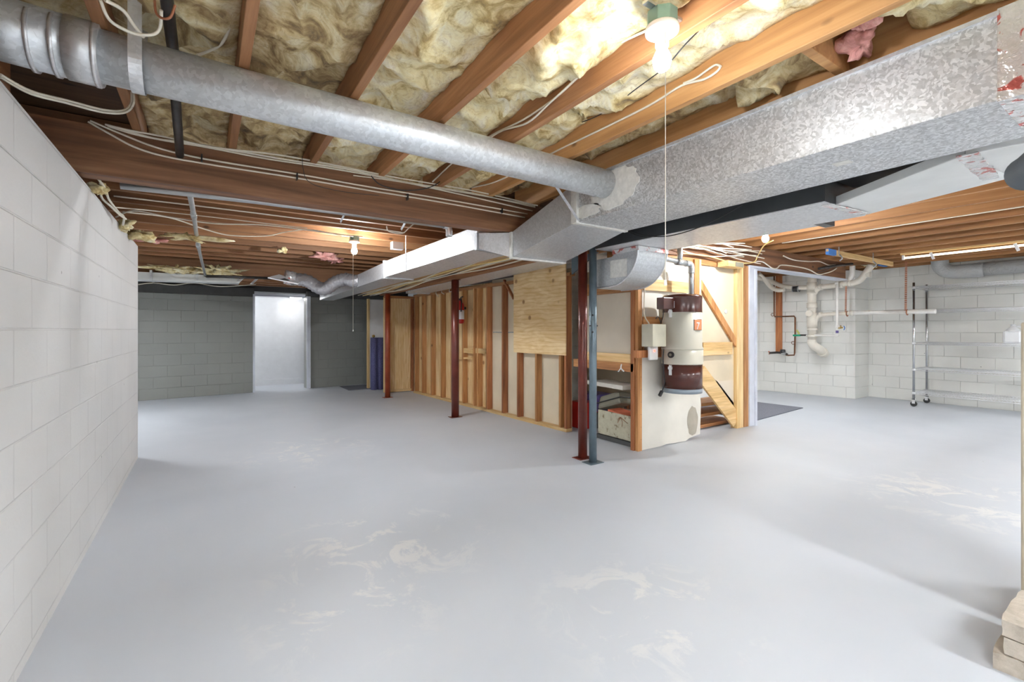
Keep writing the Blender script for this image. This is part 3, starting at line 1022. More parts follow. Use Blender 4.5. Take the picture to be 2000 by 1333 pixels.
# stub box on its right side
sb = [P(1508, 455, z=1.99)]
obj('side_stub', MB().box(3.54, 3.93, 1.62, 2.62, 2.06, 2.26), GALV_FAR, rt, bev=0.003)
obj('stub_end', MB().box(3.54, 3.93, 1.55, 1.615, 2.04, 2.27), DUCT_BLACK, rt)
# near dark flexible boot at the right edge
obj('flex_boot', MB().tube([P(2008, 338, t=1.6), P(2022, 330, t=1.55), P(2050, 310, t=1.45), P(2100, 290, t=1.3)], 0.06, 24, 4), BOOT, rt)
# sliding dark box in the gap above the wrapped section
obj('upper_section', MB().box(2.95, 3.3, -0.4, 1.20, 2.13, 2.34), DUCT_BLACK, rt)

# return elbow turning down and back
re_ = thing('return_elbow', (3.4, 3.0, 1.75), 'curved sheet metal duct elbow with foil tape hanging under the return duct behind the posts', 'duct')
ex0, ex1 = 3.12, 3.50
cyc, R_in, R_out, zc = 3.06, 0.05, 0.33, 1.985
inner, outer = [], []
for k in range(15):
    an = math.pi + (math.pi / 2) * k / 14
    outer.append((cyc + R_out * math.cos(an), zc + R_out * 0.98 * math.sin(an)))
    inner.append((cyc + R_in * math.cos(an), zc + R_in * math.sin(an)))
outer.append((3.29, zc - R_out * 0.98))
inner.append((3.29, zc - R_in))
n = len(outer)
vs = []
for (oy, oz), (iy, iz) in zip(outer, inner):
    vs += [(ex0, oy, oz), (ex1, oy, oz), (ex1, iy, iz), (ex0, iy, iz)]
fs = []
sm = []
for k in range(n - 1):
    for j in range(4):
        fs.append((k * 4 + j, k * 4 + (j + 1) % 4, k * 4 + 4 + (j + 1) % 4, k * 4 + 4 + j))
fs += [(0, 3, 2, 1), ((n - 1) * 4, (n - 1) * 4 + 1, (n - 1) * 4 + 2, (n - 1) * 4 + 3)]
mbb = MB()
mbb.add(vs, fs)
obj('curved_section', mbb, GALV, re_)
for xs in (ex0 - 0.004, ex1 + 0.004):
    obj('seam_bead', MB().tube([(xs, oy, oz) for oy, oz in outer], 0.008, 8), GALV_FAR, re_)
obj('foil_tape', MB().box(ex0 - 0.012, ex1 + 0.012, cyc - R_out - 0.01, cyc - 0.03, 1.955, 1.993), FOIL, re_)
obj('lit_patch', MB().box(ex0 - 0.006, ex0 - 0.001, 2.86, 3.06, 1.74, 1.90), MASTIC, re_)  # pale panel standing in for a patch of light on the elbow

# flat panned return above the stud wall, carrying nothing
fd = [P(1036, 511, z=2.05), P(1108, 514, z=2.05), (3.38, 7.9, 1.93), (2.97, 7.8, 1.93)]
fd = [Vector(p) for p in fd]
fr = thing('flat_duct', (3.2, 6.0, 1.95), 'flat sheet metal duct lying over the top of the stud wall', 'duct')
fd[0] = Vector((3.10, 4.10, 2.05)); fd[1] = Vector((3.56, 4.10, 2.05))
obj('flat_section', MB().prism(fd, (0, 0, 0.12)), GALV_FAR, fr, bev=0.003)
obj('end_flange', MB().box(2.96, 3.39, 7.83, 7.92, 1.915, 2.06), GALV_FAR, fr)
obj('blue_end_plate', MB().prism([(3.50, 3.62, 2.1), (3.50, 4.05, 2.1), (3.50, 4.05, 1.9)], (0.02, 0, 0)), POST_BLUE, fr)

# ------------------------------------------------------------------ posts


def post(u, v, r, mat, label, ztop, plate=True, bolts=0, tilt=0.0, seg=24):
    p = P(u, v, z=0.0)
    t = thing('support_post', (p.x, p.y, 0), label, 'post', 'steel support posts')
    z0 = 0.006 if plate else 0
    obj('column', MB().tube([(p.x, p.y, z0), (p.x, p.y, ztop * .5), (p.x, p.y, ztop - 0.008)], r, seg), mat, t)
    if plate:
        obj('base_plate', MB().box(p.x - .085, p.x + .085, p.y - .065, p.y + .065, 0.0, 0.006), mat, t, bev=0.002)
    obj('top_plate', MB().box(p.x - .06, p.x + .06, p.y - .055, p.y + .055, ztop - 0.008, ztop), mat, t)
    return t, p


post(757, 777, 0.05, POST_ORANGE, 'rust red steel post beside the plywood end panel, farthest of the posts', 1.93)
post(889, 815, 0.055, POST_RED, 'dark red steel post standing in front of the fire extinguisher', 1.99)
post(1138, 895, 0.045, POST_RED, 'dark red steel post right beside the blue grey post', 2.105)
t_, p_ = post(1158, 904, 0.036, POST_BLUE, 'slim blue grey adjustable steel post with pin holes, nearest of the posts', 2.105)
for zz in (1.24, 1.40, 1.30):
    obj('pin', MB().tube([(p_.x - 0.05, p_.y - 0.005, zz), (p_.x + 0.05, p_.y - .01, zz)], 0.006, 8) if zz == 1.30 else
        MB().tube([(p_.x - 0.030, p_.y - 0.028, zz), (p_.x - 0.018, p_.y - 0.020, zz)], 0.009, 10), BLACK, t_)

# ------------------------------------------------------------------ stud wall beside the posts


def sx(y):           # face line of the stud wall on the floor
    return 3.447 + (8.77 - y) * 0.0532


sw = thing('stud_wall', (sx(6.5), 6.5, 0), 'open stud partition wall with plywood panel beside the red posts', 'partition')
obj('bottom_plate', MB().prism([(sx(4.36), 4.36, 0), (sx(4.36) + .09, 4.36, 0), (sx(8.8) + .09, 8.8, 0), (sx(8.8), 8.8, 0)], (0, 0, 0.04)), PINE_Y, sw, bev=0.002)
TOPZ = 1.925
obj('top_plate', MB().prism([(sx(4.2) + .0, 4.30, TOPZ), (sx(4.36) + .09, 4.30, TOPZ), (sx(8.8) + .09, 8.8, TOPZ), (sx(8.8), 8.8, TOPZ)], (0, 0, 0.04)), BROWN_Y, sw)
for k_, y in enumerate((4.36, 4.46, 4.93, 5.33, 5.70, 6.11, 6.39, 6.50, 6.85, 7.23, 7.61, 8.0, 8.39, 8.72)):
    x = sx(y)
    zt = TOPZ
    m_ = STUD_D if k_ in (0, 3, 4, 5) else STUD
    obj('stud', MB().box(x, x + 0.089, y, y + 0.038, 0.041, zt), m_, sw, bev=0.002)


def sheet(y0, y1, z0, z1, off, mat, name, th=0.012, par=sw):
    return obj(name, MB().prism([(sx(y0) + off, y0, z0), (sx(y0) + off + th, y0, z0), (sx(y1) + off + th, y1, z0), (sx(y1) + off, y1, z0)], (0, 0, z1 - z0)), mat, par)


sheet(4.37, 6.12, 0.0, 1.22, 0.092, DRY, 'drywall_sheet')
sheet(4.37, 6.12, 1.232, 2.03, 0.092, DRY, 'drywall_sheet')
sheet(6.125, 8.8, 0.0, 2.0, 0.092, PLY_V, 'wood_sheathing')
sheet(4.355, 5.42, 0.945, 2.10, -0.015, PLY, 'plywood_panel', 0.014)
obj('blocking', MB().box(sx(6.3) + 0.0, sx(6.3) + 0.03, 6.16, 6.47, 0.89, 0.97), PINE_Y, sw, bev=0.002)
obj('blocking', MB().box(sx(6.6) + 0.0, sx(6.6) + 0.03, 6.54, 6.9, 0.88, 0.96), PINE_Y, sw, bev=0.002)
obj('diagonal_brace', MB().beam((sx(5.7) + .02, 5.44, 1.70), (sx(5.9) + .02, 5.68, 1.99), 0.02, 0.04, (1, 0, 0)), STUD_D, sw)
obj('cut_tag', MB().beam(P(885, 700, x=3.57), P(921, 700, x=3.57), 0.02, 0.03), PINE_Y, sw)

# fire extinguisher hung on the studs
c = P(899, 600, x=3.47)
fe = thing('fire_extinguisher', (c.x, c.y, 1.38), 'small red fire extinguisher hanging on the studs behind a post', 'fire extinguisher')
zt = CH + (645 - 597) / 900 * (c.x / ray(899, 600).x)
obj('cylinder', MB().lathe([(0.001, -.02), (0.05, -.02), (0.062, 0), (0.064, 0.02), (0.064, 0.27), (0.055, 0.31), (0.03, 0.335), (0.022, 0.36)], (c.x, c.y, 1.385)), RED, fe)
obj('label', MB().lathe([(0.0652, 0.05), (0.0652, 0.20)], (c.x, c.y, 1.385), seg=32), WHITE, fe)
obj('valve', MB().box(c.x - .02, c.x + .02, c.y - .02, c.y + .02, 1.742, 1.78), BLACK, fe, bev=0.004)
obj('handle', MB().beam((c.x, c.y - 0.01, 1.79), (c.x - 0.02, c.y - .12, 1.80), 0.02, 0.014), BLACK, fe)
obj('hose', MB().tube([(c.x, c.y - .02, 1.76), (c.x - .02, c.y - .08, 1.74), (c.x - .03, c.y - .10, 1.66), (c.x - .03, c.y - .085, 1.56)], 0.011, 10, 5), BLACK, fe)
obj('wall_bracket', MB().box(c.x + .05, c.x + 0.10, c.y - .02, c.y + .02, 1.60, 1.64), BLACK, fe)

# far closet: plywood end panel facing the camera
cl = thing('closet_panel', (3.25, 9.1, 0), 'knotty plywood end panel framed in pine beside the farthest red post', 'partition')
obj('panel', MB().box(3.05, 3.50, 9.10, 9.115, 0.05, 1.90), PLY_V, cl)
obj('end_stud', MB().box(2.965, 3.03, 9.02, 9.20, 0.0, 1.93), PINE_Z, cl, bev=0.002)
obj('end_stud', MB().box(3.505, 3.55, 9.04, 9.13, 0.0, 1.90), STUD_D, cl, bev=0.002)
obj('bottom_rail', MB().box(3.032, 3.502, 9.06, 9.14, 0.01, 0.055), PINE_X, cl, bev=0.002)
obj('header', MB().box(2.96, 3.56, 9.04, 9.16, 1.905, 1.95), BROWN_X, cl, bev=0.002)
struct('wall_closet', MB().box(3.56, 3.62, 8.82, 9.9, 0, 1.95), DRY)
# white door ajar in the dark passage, blue carpeted board in front
p0, p1 = P(722, 700, y=9.95), P(748, 700, y=9.95)
dr = thing('door_1', (p0.x, 9.95, 0), 'white door with brass knob standing in the dark corner passage behind the blue carpet roll', 'door')
dr['kind'] = 'structure'
obj('leaf', MB().box(p0.x, p1.x + 0.25, 9.97, 10.01, 0.0, 1.92), WHITE, dr, bev=0.003)
kx = P(729, 657, y=9.94)
obj('door_knob', MB().sphere((kx.x, 9.92, kx.z), 0.032).lathe([(0.012, 0), (0.012, 0.05)], (kx.x, 9.92, kx.z), 'y', 12), BRASS, dr)
obj('door_edge', MB().box(p0.x - 0.045, p0.x - 0.005, 9.93, 10.02, 0.0, 1.93), PINE_Z, dr)
q0, q1 = P(722, 761, z=0.0), P(746, 763, z=0.0)
obj('carpet_roll', MB().box(q0.x, q0.x + 0.27, 9.70, 9.76, 0.0, 1.10).tube([(q0.x + 0.06, 9.70, 0.0), (q0.x + 0.06, 9.70, .5), (q0.x + 0.06, 9.70, 1.095)], 0.055, 20)
    .tube([(q0.x + 0.19, 9.70, 0.0), (q0.x + 0.19, 9.70, .5), (q0.x + 0.19, 9.70, 1.095)], 0.06, 20), CARPET_B, None,
    'blue carpet piece standing upright in front of the white far door', 'carpet')
obj('doormat', MB().box(2.45, 3.25, 9.85, 10.65, 0.001, 0.012), CARPET_G, None, 'dark mat on the floor in front of the white far door', 'mat')

# ------------------------------------------------------------------ utility partition: corner at (3.70, 3.27)
YW = 3.30
XW = 3.72


def zv(v, p):        # height of image row v at the distance of point p
    t = math.hypot(p.x, p.y)
    dd = p.x * SY + p.y * CY
    return CH + (HV - v) / F * dd


def ybox(name, u0, u1, v0, v1, y, th, mat, par, bev=0.002, zlo=None):
    pm = P((u0 + u1) / 2, 600, y=y)
    xa, xb = P(u0, 600, y=y).x, P(u1, 600, y=y).x
    za, zb = zv(v1, pm), zv(v0, pm)
    if zlo is not None:
        za = zlo
    return obj(name, MB().box(xa, xb, y, y + th, za, zb), mat, par, bev=bev)


def xbox(name, u0, u1, v0, v1, x, th, mat, par, bev=0.002, zlo=None):
    pm = P((u0 + u1) / 2, 600, x=x)
    ya, yb = P(u0, 600, x=x).y, P(u1, 600, x=x).y
    za, zb = zv(v1, pm), zv(v0, pm)
    if zlo is not None:
        za = zlo
    return obj(name, MB().box(x, x + th, ya, yb, za, zb), mat, par, bev=bev)


def C(x, y):         # crop coordinates of the 1080,460 close-up to photo pixels
    return 1080 + x / 2.898, 460 + y / 2.898


up = thing('utility_partition', (4.6, 3.32, 0), 'stud and drywall partition around the stairs, behind the central vacuum', 'partition')
# corner post (upper, set back a little, and lower)
obj('corner_post', MB().box(3.715, 3.775, 3.255, 3.295, 0.0, 2.03), BROWN_X and STUD, up, bev=0.002)
obj('corner_post', MB().box(3.70, 3.74, 3.30, 3.345, 0.0, 2.05), STUD_D, up, bev=0.002)
# left side of the opening (facing -X)
xo = 3.72
xbox('upper_drywall', 1147, 1240, 566, 690, xo + 0.05, 0.012, DRY_L, up)
xbox('top_rail', 1135, 1241, 551, 574, xo, 0.04, BROWN_Y, up)
xbox('middle_rail', 1135, 1238, 690, 707, xo - 0.0, 0.04, PINE_Y, up)
xbox('lower_rail', 1120, 1237, 706, 722, xo - 0.02, 0.06, BROWN_Y, up)
# camera side, upper: rail and drywall
obj('upper_drywall', MB().box(3.80, 4.78, 3.345, 3.357, 1.0, 2.09), DRY_W, up)
ybox('cross_rail', 1260, 1346, 548, 570, 3.31, 0.034, PINE_X, up)
ybox('cross_block', 1256, 1275, 626, 700, 3.30, 0.04, BROWN_X, up)
# lower sheet with ragged base
pl = [(1250.5, 700), (1262, 697), (1295, 700), (1296, 752), (1340, 762), (1366, 768), (1368, 790), (1366, 848), (1345, 856), (1338, 862), (1315, 866), (1300, 868), (1290, 873), (1262, 880), (1252, 884)]
pts = []
for (u_, v_) in pl:
    w = P(u_, v_, y=3.27)
    pts.append((w.x, 3.262, max(0.004, w.z)))
pts[0] = (3.735, 3.262, pts[0][2]); pts[-1] = (3.735, 3.262, 0.004)
obj('lower_drywall', MB().prism(pts, (0, 0.012, 0)), DRY_W, up)
st_ = P(1353, 838, y=3.258)
mbx = MB()
q = []
for k in range(30):
    an = 2 * math.pi * k / 30
    rr = 1 + .2 * noise.noise(Vector((math.cos(an) * 2, math.sin(an) * 2, 4)))
    q.append((min(pts[7][0] - .01, st_.x + 0.10 * rr * math.cos(an)), 3.261, max(0.02, 0.22 + 0.17 * rr * math.sin(an))))
obj('bare_patch', MB().prism(q, (0, -0.001, 0)), plain('grey patch', (0.42, 0.38, 0.31), 0.8), up)
for k in range(7):
    obj('screw', MB().sphere((3.76, 3.259, 0.12 + 0.13 * k), 0.006, seg=8, ring=6), BLACK, up)
# right section, drywall, stud and stair stringers
ybox('stud', 1357, 1366, 507, 580, 3.31, 0.05, STUD, up)
ybox('stud', 1366, 1370, 507, 700, 3.30, 0.05, PINE_Z, up)
obj('drywall', MB().box(P(1366, 600, y=3.37).x, P(1441, 600, y=3.37).x, 3.37, 3.382, 0.62, 2.09), DRY, up)
x0_, x1_ = P(1372, 600, y=3.37).x, P(1441, 600, y=3.37).x
obj('drywall', MB().prism([(x0_, 3.37, 0.62), (x1_, 3.37, 0.62), (x1_, 3.37, P(1441, 798, y=3.37).z), (P(1400, 744, y=3.37).x, 3.37, P(1400, 744, y=3.37).z)], (0, 0.012, 0)), DRY_L, up)
for nm_, a_, b_, w_, d_ in (('stair_stringer', (1366, 552), (1443, 682), 0.085, STUD), ('stair_stringer', (1368, 728), (1437, 822), 0.20, PINE_X)):
    A_, B_ = P(*a_, y=3.35), P(*b_, y=3.35)
    obj(nm_, MB().beam(A_, B_, w_, 0.03, (0, 1, 0)), d_, up, bev=0.002)
ybox('cross_board', 1374, 1431, 669, 694, 3.325, 0.02, PINE_X, up)
for u0, u1, m_ in ((1440, 1452, PINE_Z), (1453.5, 1464, STUD)):
    ybox('stud', u0, u1, 520, 832, 3.32, 0.09, m_, up, zlo=0.0)
p_ = P(1432, 525, y=3.22)
obj('outlet_block', MB().box(p_.x - 0.17, p_.x + 0.17, 3.18, 3.32, 2.03, 2.10), PINE_X, up, bev=0.003)
obj('outlet_block_face', MB().box(p_.x - 0.02, p_.x + 0.15, 3.174, 3.18, 2.035, 2.09), TOOLGREY, up)
obj('top_plate', MB().box(3.75, 6.05, 3.335, 3.455, 2.04, 2.105), BROWN_X, up)
# treads seen in the dark triangle
for k, (vv) in enumerate((782, 800, 818)):
    p_ = P(1385 + 8 * k, vv, y=3.75)
    obj('tread', MB().box(4.9, 5.95, 3.55, 3.85, p_.z - 0.02, p_.z + 0.02), BROWN_X, up)
struct('wall_stair_side', MB().box(4.62, 4.66, 3.40, 5.2, 0, 2.1), DRY)

# small ceramic cap, screws on right drywall
for (u_, v_, r_, lab) in ((1418, 609, 0.028, 'round white cap with a hole on the drywall beside the stair stringer'), (1380, 535, 0.012, 'small white plug high on the drywall under the outlet block')):
    p_ = P(u_, v_, y=3.365)
    obj('wall_cap', MB().lathe([(0.001, -0.008), (r_, -0.008), (r_, 0)], (p_.x, 3.369, p_.z), 'y', 20), PORC, None, lab, 'cap')

# door frame at the right end of the partition
dm = thing('doorway_frame', (6.2, 3.4, 0), 'bluish white painted doorway post and header under the girder', 'door frame')
xj0, xj1 = P(1464.5, 600, y=3.30).x, P(1477, 600, y=3.30).x
obj('jamb', MB().box(xj0, xj1, 3.30, 3.47, 0.0, 2.085), WHITE_TRIM, dm, bev=0.003)
obj('jamb_stop', MB().box(xj1 - .045, xj1 + .0, 3.285, 3.30, 0.0, 2.06), WHITE_TRIM, dm)
obj('header', MB().box(xj0, 8.84, 3.30, 3.47, 2.086, 2.107), WHITE_TRIM, dm, bev=0.002)
obj('carpet_mat', MB().prism([(6.36, 3.46, 0.001), (7.99, 3.60, 0.001), (7.93, 4.75, 0.001), (6.36, 4.75, 0.001)], (0, 0, 0.012)), CARPET_G, None,
    'charcoal carpet mat on the floor inside the painted doorway', 'mat')

# ------------------------------------------------------------------ junk under the stairs
dw = thing('metal_drawer', (4.0, 3.75, 0.02), 'stained cream metal file drawer on the floor under the stairs', 'drawer')  # a loose file drawer standing on the floor
pa, pb = P(1168, 845, x=3.80), P(1236, 872, x=3.80)
obj('front', MB().hexa([(3.80, pb.y, 0.06), (3.82, pb.y, 0.06), (3.82, pa.y, 0.06), (3.80, pa.y, 0.06),
                        (3.80, pb.y, 0.325), (3.82, pb.y, 0.325), (3.82, pa.y, 0.335), (3.80, pa.y, 0.335)]), RUSTY, dw, bev=0.003)
obj('box', MB().box(3.825, 4.35, pb.y + .01, pa.y - .01, 0.05, 0.20), RUSTY, dw)
obj('base_rail', MB().box(3.79, 4.4, pb.y - .02, pa.y + .02, 0.004, 0.05), SILL, dw)
obj('dry_sprig', MB().tube([(3.79, pa.y - .36, .30), (3.775, pa.y - .40, .26), (3.79, pa.y - .38, .20)], 0.003, 6, 4)
    .tube([(3.79, pa.y - .36, .30), (3.775, pa.y - .34, .25), (3.79, pa.y - .32, .23)], 0.003, 6, 4)
    .tube([(3.79, pa.y - .36, .30), (3.775, pa.y - .44, .27), (3.79, pa.y - .46, .25)], 0.003, 6, 4), STUD_D, dw)
# grey case lying tilted
p_ = P(1203, 786, x=4.05)
cs = thing('tool_case', (p_.x, p_.y, 0.33), 'grey olive plastic tool case tilted on top of the cream drawer', 'case')
mb = MB().hexa([(-.17, -.26, -.1), (.17, -.26, -.1), (.17, .26, -.1), (-.17, .26, -.1), (-.13, -.21, .1), (.13, -.21, .1), (.13, .21, .1), (-.13, .21, .1)])
R_ = Matrix.Rotation(math.radians(-18), 3, 'X') @ Matrix.Rotation(math.radians(8), 3, 'Y')
cc = Vector((4.05, p_.y + 0.0, 0.42))
mb.v = [R_ @ (v * 0.78) + cc for v in mb.v]
obj('shell', mb, TOOLGREY, cs, bev=0.03)
mb = MB().box(-.168, .168, -.25, .25, -0.006, 0.006)
mb.v = [R_ @ (v * 0.78) + cc for v in mb.v]
obj('seam', mb, BLACK, cs)
# slanted white board
A_, B_ = P(1165, 746, x=4.05), P(1236, 757, x=3.95)
obj('shelf_board', MB().beam(A_, B_, 0.28, 0.05), DRY_W, None, 'off white board slung across the under stair opening above the tool case', 'board', bev=0.004)
# books
for k in range(5):
    yb = P(1200 + k * 0, 806, x=3.95).y
    pass
bk0 = P(1200, 806, x=3.93)
obj('book', MB().beam(P(1199, 801, x=3.92), P(1234, 813, x=3.92), 0.20, 0.035), PRINT_R, None, 'orange red book lying on the stained cream drawer', 'book', bev=0.002)
for k, uu in enumerate((1221, 1226, 1231)):
    p_ = P(uu, 790, x=4.1)
    obj('book', MB().box(p_.x, p_.x + 0.15, p_.y - 0.018, p_.y + 0.018, 0.335, 0.47), (PRINT_B, STUD_D, PRINT_B)[k], None,
        'brown book standing behind the orange red book, %s from the tool case' % ORD[k], 'book', 'brown books under the stairs', bev=0.002)
p_ = P(1157, 790, x=4.2)
obj('storage_tote', MB().hexa([(p_.x - .02, p_.y - .12, .20), (p_.x + .2, p_.y - .12, .20), (p_.x + .2, p_.y + .2, .20), (p_.x - .02, p_.y + .2, .20),
                               (p_.x - .05, p_.y - .15, .43), (p_.x + .23, p_.y - .15, .43), (p_.x + .23, p_.y + .23, .43), (p_.x - .05, p_.y + .23, .43)]), PURPLE, None,
    'dark purple plastic tote under the stairs behind the posts', 'tote', bev=0.02)
obj('crate', MB().box(p_.x - .04, p_.x + .22, p_.y - .14, p_.y + .22, 0.0, .198), SILL, None, 'dark crate under the purple tote', 'crate', bev=0.01)
p_ = P(1126, 820, x=3.95)
obj('red_bin', MB().hexa([(p_.x, p_.y - .12, 0), (p_.x + .25, p_.y - .12, 0), (p_.x + .25, p_.y + .10, 0), (p_.x, p_.y + .10, 0),
                          (p_.x - .02, p_.y - .14, .34), (p_.x + .27, p_.y - .14, .34), (p_.x + .27, p_.y + .12, .34), (p_.x - .02, p_.y + .12, .34)]), RED, None,
    'bright red bin at the end of the stud wall behind the red post', 'bin', bev=0.01)

# ------------------------------------------------------------------ central vacuum
vc = P(1332, 650, y=3.03)
VX, VY = vc.x, 3.03
vs_ = vc.x * SY + vc.y * CY


def vz(v):
    return CH + (HV - v) / F * (VX * SY + VY * CY)


R = 0.197
cv = thing('central_vacuum', (VX, VY, vz(767)), 'brown and cream central vacuum canister mounted on the drywall partition', 'vacuum')
obj('motor_cap', MB().lathe([(0.001, vz(577)), (R * .9, vz(577)), (R, vz(580)), (R + .003, vz(583)), (R, vz(585)), (R, vz(610)), (R + .002, vz(611))], (VX, VY, 0), seg=48), ENA_BROWN, cv)
obj('upper_canister', MB().lathe([(R, vz(611)), (R, vz(677)), (R + .012, vz(680)), (R + .012, vz(682))], (VX, VY, 0), seg=48), ENA_CREAM, cv)
obj('middle_band', MB().lathe([(R + .010, vz(682)), (R + .010, vz(708)), (R + .014, vz(709)), (R + .002, vz(711))], (VX, VY, 0), seg=48), ENA_CREAM, cv)
obj('dirt_bucket', MB().lathe([(R + .002, vz(711)), (R + .002, vz(757))], (VX, VY, 0), seg=48), ENA_BROWN, cv)
obj('bottom_band', MB().lathe([(R + .003, vz(757)), (R + .0, vz(766)), (0.001, vz(767))], (VX, VY, 0), seg=48), BAND_BLUE, cv)


def on_can(u, v0, v1, hw, th, rr=R):
    """box tangent to the canister where column u meets it"""
    d = ray(u, 600)
    d = Vector((d.x, d.y)).normalized()
    oc = -Vector((VX, VY))
    b_ = oc.dot(d)
    disc = b_ * b_ - (oc.length_squared - rr * rr)
    t = -b_ - math.sqrt(max(disc, 1e-5))
    pt = d * t
    nrm = (pt - Vector((VX, VY))).normalized()
    tg = Vector((-nrm.y, nrm.x))
    mb = MB()
    z0, z1 = vz(v1), vz(v0)
    q = [pt - nrm * .004 - tg * hw, pt - nrm * .004 + tg * hw, pt + nrm * th + tg * hw, pt + nrm * th - tg * hw]
    mb.hexa([Vector((a.x, a.y, z0)) for a in q] + [Vector((a.x, a.y, z1)) for a in q])
    return mb, pt, nrm, tg


mb, *_ = on_can(1311, 590, 603, 0.034, 0.003)
obj('rating_plate', mb, WHITE, cv)
for v0, v1 in ((605, 621), (712, 731)):
    mb, pt, nrm, tg = on_can(1310, v0, v1, 0.014, 0.014)
    mb2, *_ = on_can(1310, v0 + 3, v0 + 8, 0.02, 0.02)
    mb.add(mb2.v, mb2.f)
    obj('latch', mb, CHROME, cv, bev=0.002)
mb, pt, nrm, tg = on_can(1311, 686, 698, 0.03, 0.004, R + .012)
pc = Vector((pt.x, pt.y, vz(692)))
n3 = Vector((nrm.x, nrm.y, 0))
obj('inlet_port', MB().tube([pc - n3 * .01, pc + n3 * .006, pc + n3 * .016], 0.032, 24), BLACK, cv)
obj('inlet_hole', MB().tube([pc + n3 * .016, pc + n3 * .018, pc + n3 * .02], 0.014, 16), TOOLGREY, cv)
# side switch box + lead box
bx0, bx1 = P(1290, 600, y=3.02).x, P(1300, 600, y=3.02).x
obj('switch_housing', MB().box(bx0, VX - R + .03, 2.98, 3.07, vz(606), vz(584)), ENA_BROWN, cv, bev=0.006)
b0, b1 = P(1275, 600, y=3.0).x, P(1301, 600, y=3.0).x
obj('control_box', MB().box(b0, b1, 3.0, 3.14, vz(676), vz(634)), BOXMETAL, cv, bev=0.004)
obj('recess_strip', MB().box(b0 - .02, VX - .08, 3.18, 3.245, vz(698), vz(684)), STUD_D, cv)  # dark strip standing in for the shaded recess under the control box
obj('back_bracket', MB().box(VX - .08, VX + .08, VY + R - .01, 3.262, vz(620), vz(600)), BOXMETAL, cv)
# number badge
mb, pt, nrm, tg = on_can(1363, 625, 645.5, 0.055, 0.0015, R + 0.001)
obj('badge_border', mb, BLACK, cv)
mb, pt, nrm, tg = on_can(1363, 625.6, 644.9, 0.052, 0.0025, R + 0.001)
obj('badge', mb, ORANGE, cv)
tg3 = Vector((tg.x, tg.y, 0))
if tg3.dot(Vector((CY, -SY, 0))) < 0:
    tg3 = -tg3
o_ = Vector((pt.x, pt.y, 0)) + n3 * 0
nn = Vector((nrm.x, nrm.y, 0))
obj('badge_number', text_mb('7', 0.10, Vector((pt.x, pt.y, vz(643.5))) + nn * .003 - tg3 * 0.026, tg3, (0, 0, 1)), WHITE, cv)
# power lead
obj('power_cord', MB().tube([P(1296, 682, y=3.0), P(1295, 705, y=3.03), P(1297, 735, y=3.05), P(1298, 750, y=3.1), P(1293, 765, y=3.12)], 0.006, 8, 5), BLACK, cv)
obj('plug', MB().beam(P(1293, 764, y=3.12), P(1288, 774, y=3.12), 0.028, 0.028), BLACK, cv, bev=0.004)
obj('wire_lead', MB().tube([P(1296, 606, y=3.02), P(1295, 618, y=3.02), P(1292, 628, y=3.05), P(1290, 634, y=3.06)], 0.005, 6, 5), BLACK, cv)
obj('wire_lead', MB().tube([P(1291, 632, y=3.05), P(1288, 622, y=3.02), P(1284, 619, y=3.0), P(1281, 623, y=3.0)], 0.005, 6, 5), CABLE_K, cv)
# vacuum pipe
vp = thing('vacuum_pipe', (VX, 3.1, 1.7), 'grey vacuum exhaust pipe bending down into the top of the central vacuum', 'pipe')
rp = 0.028
xa = P(1350, 560, y=3.12)
obj('pipe', MB().tube([(xa.x, 3.12, vz(579)), (xa.x, 3.12, 1.82), (xa.x, 3.12, P(1350, 530, y=3.12).z)], rp, 20), PVC_W and STEEL, vp)
hz = P(1340, 515, y=3.12).z
obj('elbow', MB().tube([(xa.x, 3.12, hz - .10), (xa.x, 3.12, hz - .03), (xa.x - .03, 3.12, hz), (xa.x - .10, 3.12, hz)], rp + .006, 20, 5), STEEL, vp)
obj('pipe', MB().tube([(xa.x - .08, 3.12, hz), (4.0, 3.12, hz + .02), (3.62, 3.12, hz + .03)], rp, 20), STEEL, vp)
xr = P(1328, 490, y=3.12).x
obj('riser', MB().tube([(xr, 3.12, hz), (xr, 3.12, hz + .1), (xr, 3.12, 2.3)], rp, 20), STEEL, vp)
obj('coupling', MB().tube([(xr - .06, 3.12, hz + .004), (xr, 3.12, hz + .004), (xr + .06, 3.12, hz + .004)], rp + .007, 20), STEEL, vp)
# white sensor and gray box on the drywall
p_ = P(1278, 692, y=3.12)
sn = thing('plug_in_alarm', (p_.x, p_.y, 1.0), 'white plug-in alarm with red light below the cream control box', 'alarm')
x0_, x1_ = P(1269, 690, y=3.12).x, P(1286, 690, y=3.12).x
zt_, zb_ = P(1278, 677, y=3.12).z, P(1278, 704, y=3.12).z
obj('case', MB().box(x0_, x1_, 3.12, 3.15, zb_, zt_), PORC, sn, bev=0.012)
obj('indicator_light', MB().box(x0_ + .06, x0_ + .08, 3.115, 3.12, zt_ - .055, zt_ - .04), LED_R, sn)
ob = thing('outlet_box', (p_.x, 3.22, 1.1), 'grey metal outlet box on the partition with a white cable feeding it', 'outlet box')
ybox('box', 1265, 1278, 666, 686, 3.2, 0.06, STEEL, ob)
obj('back_board', MB().box(P(1258, 600, y=3.24).x, P(1300, 600, y=3.24).x, 3.245, 3.262, 1.02, 1.40), BROWN_X, ob)

# ------------------------------------------------------------------ plumbing in front of the right block wall
XP = 9.42


def pp(u, v, x=XP):
    return P(u, v, x=x)


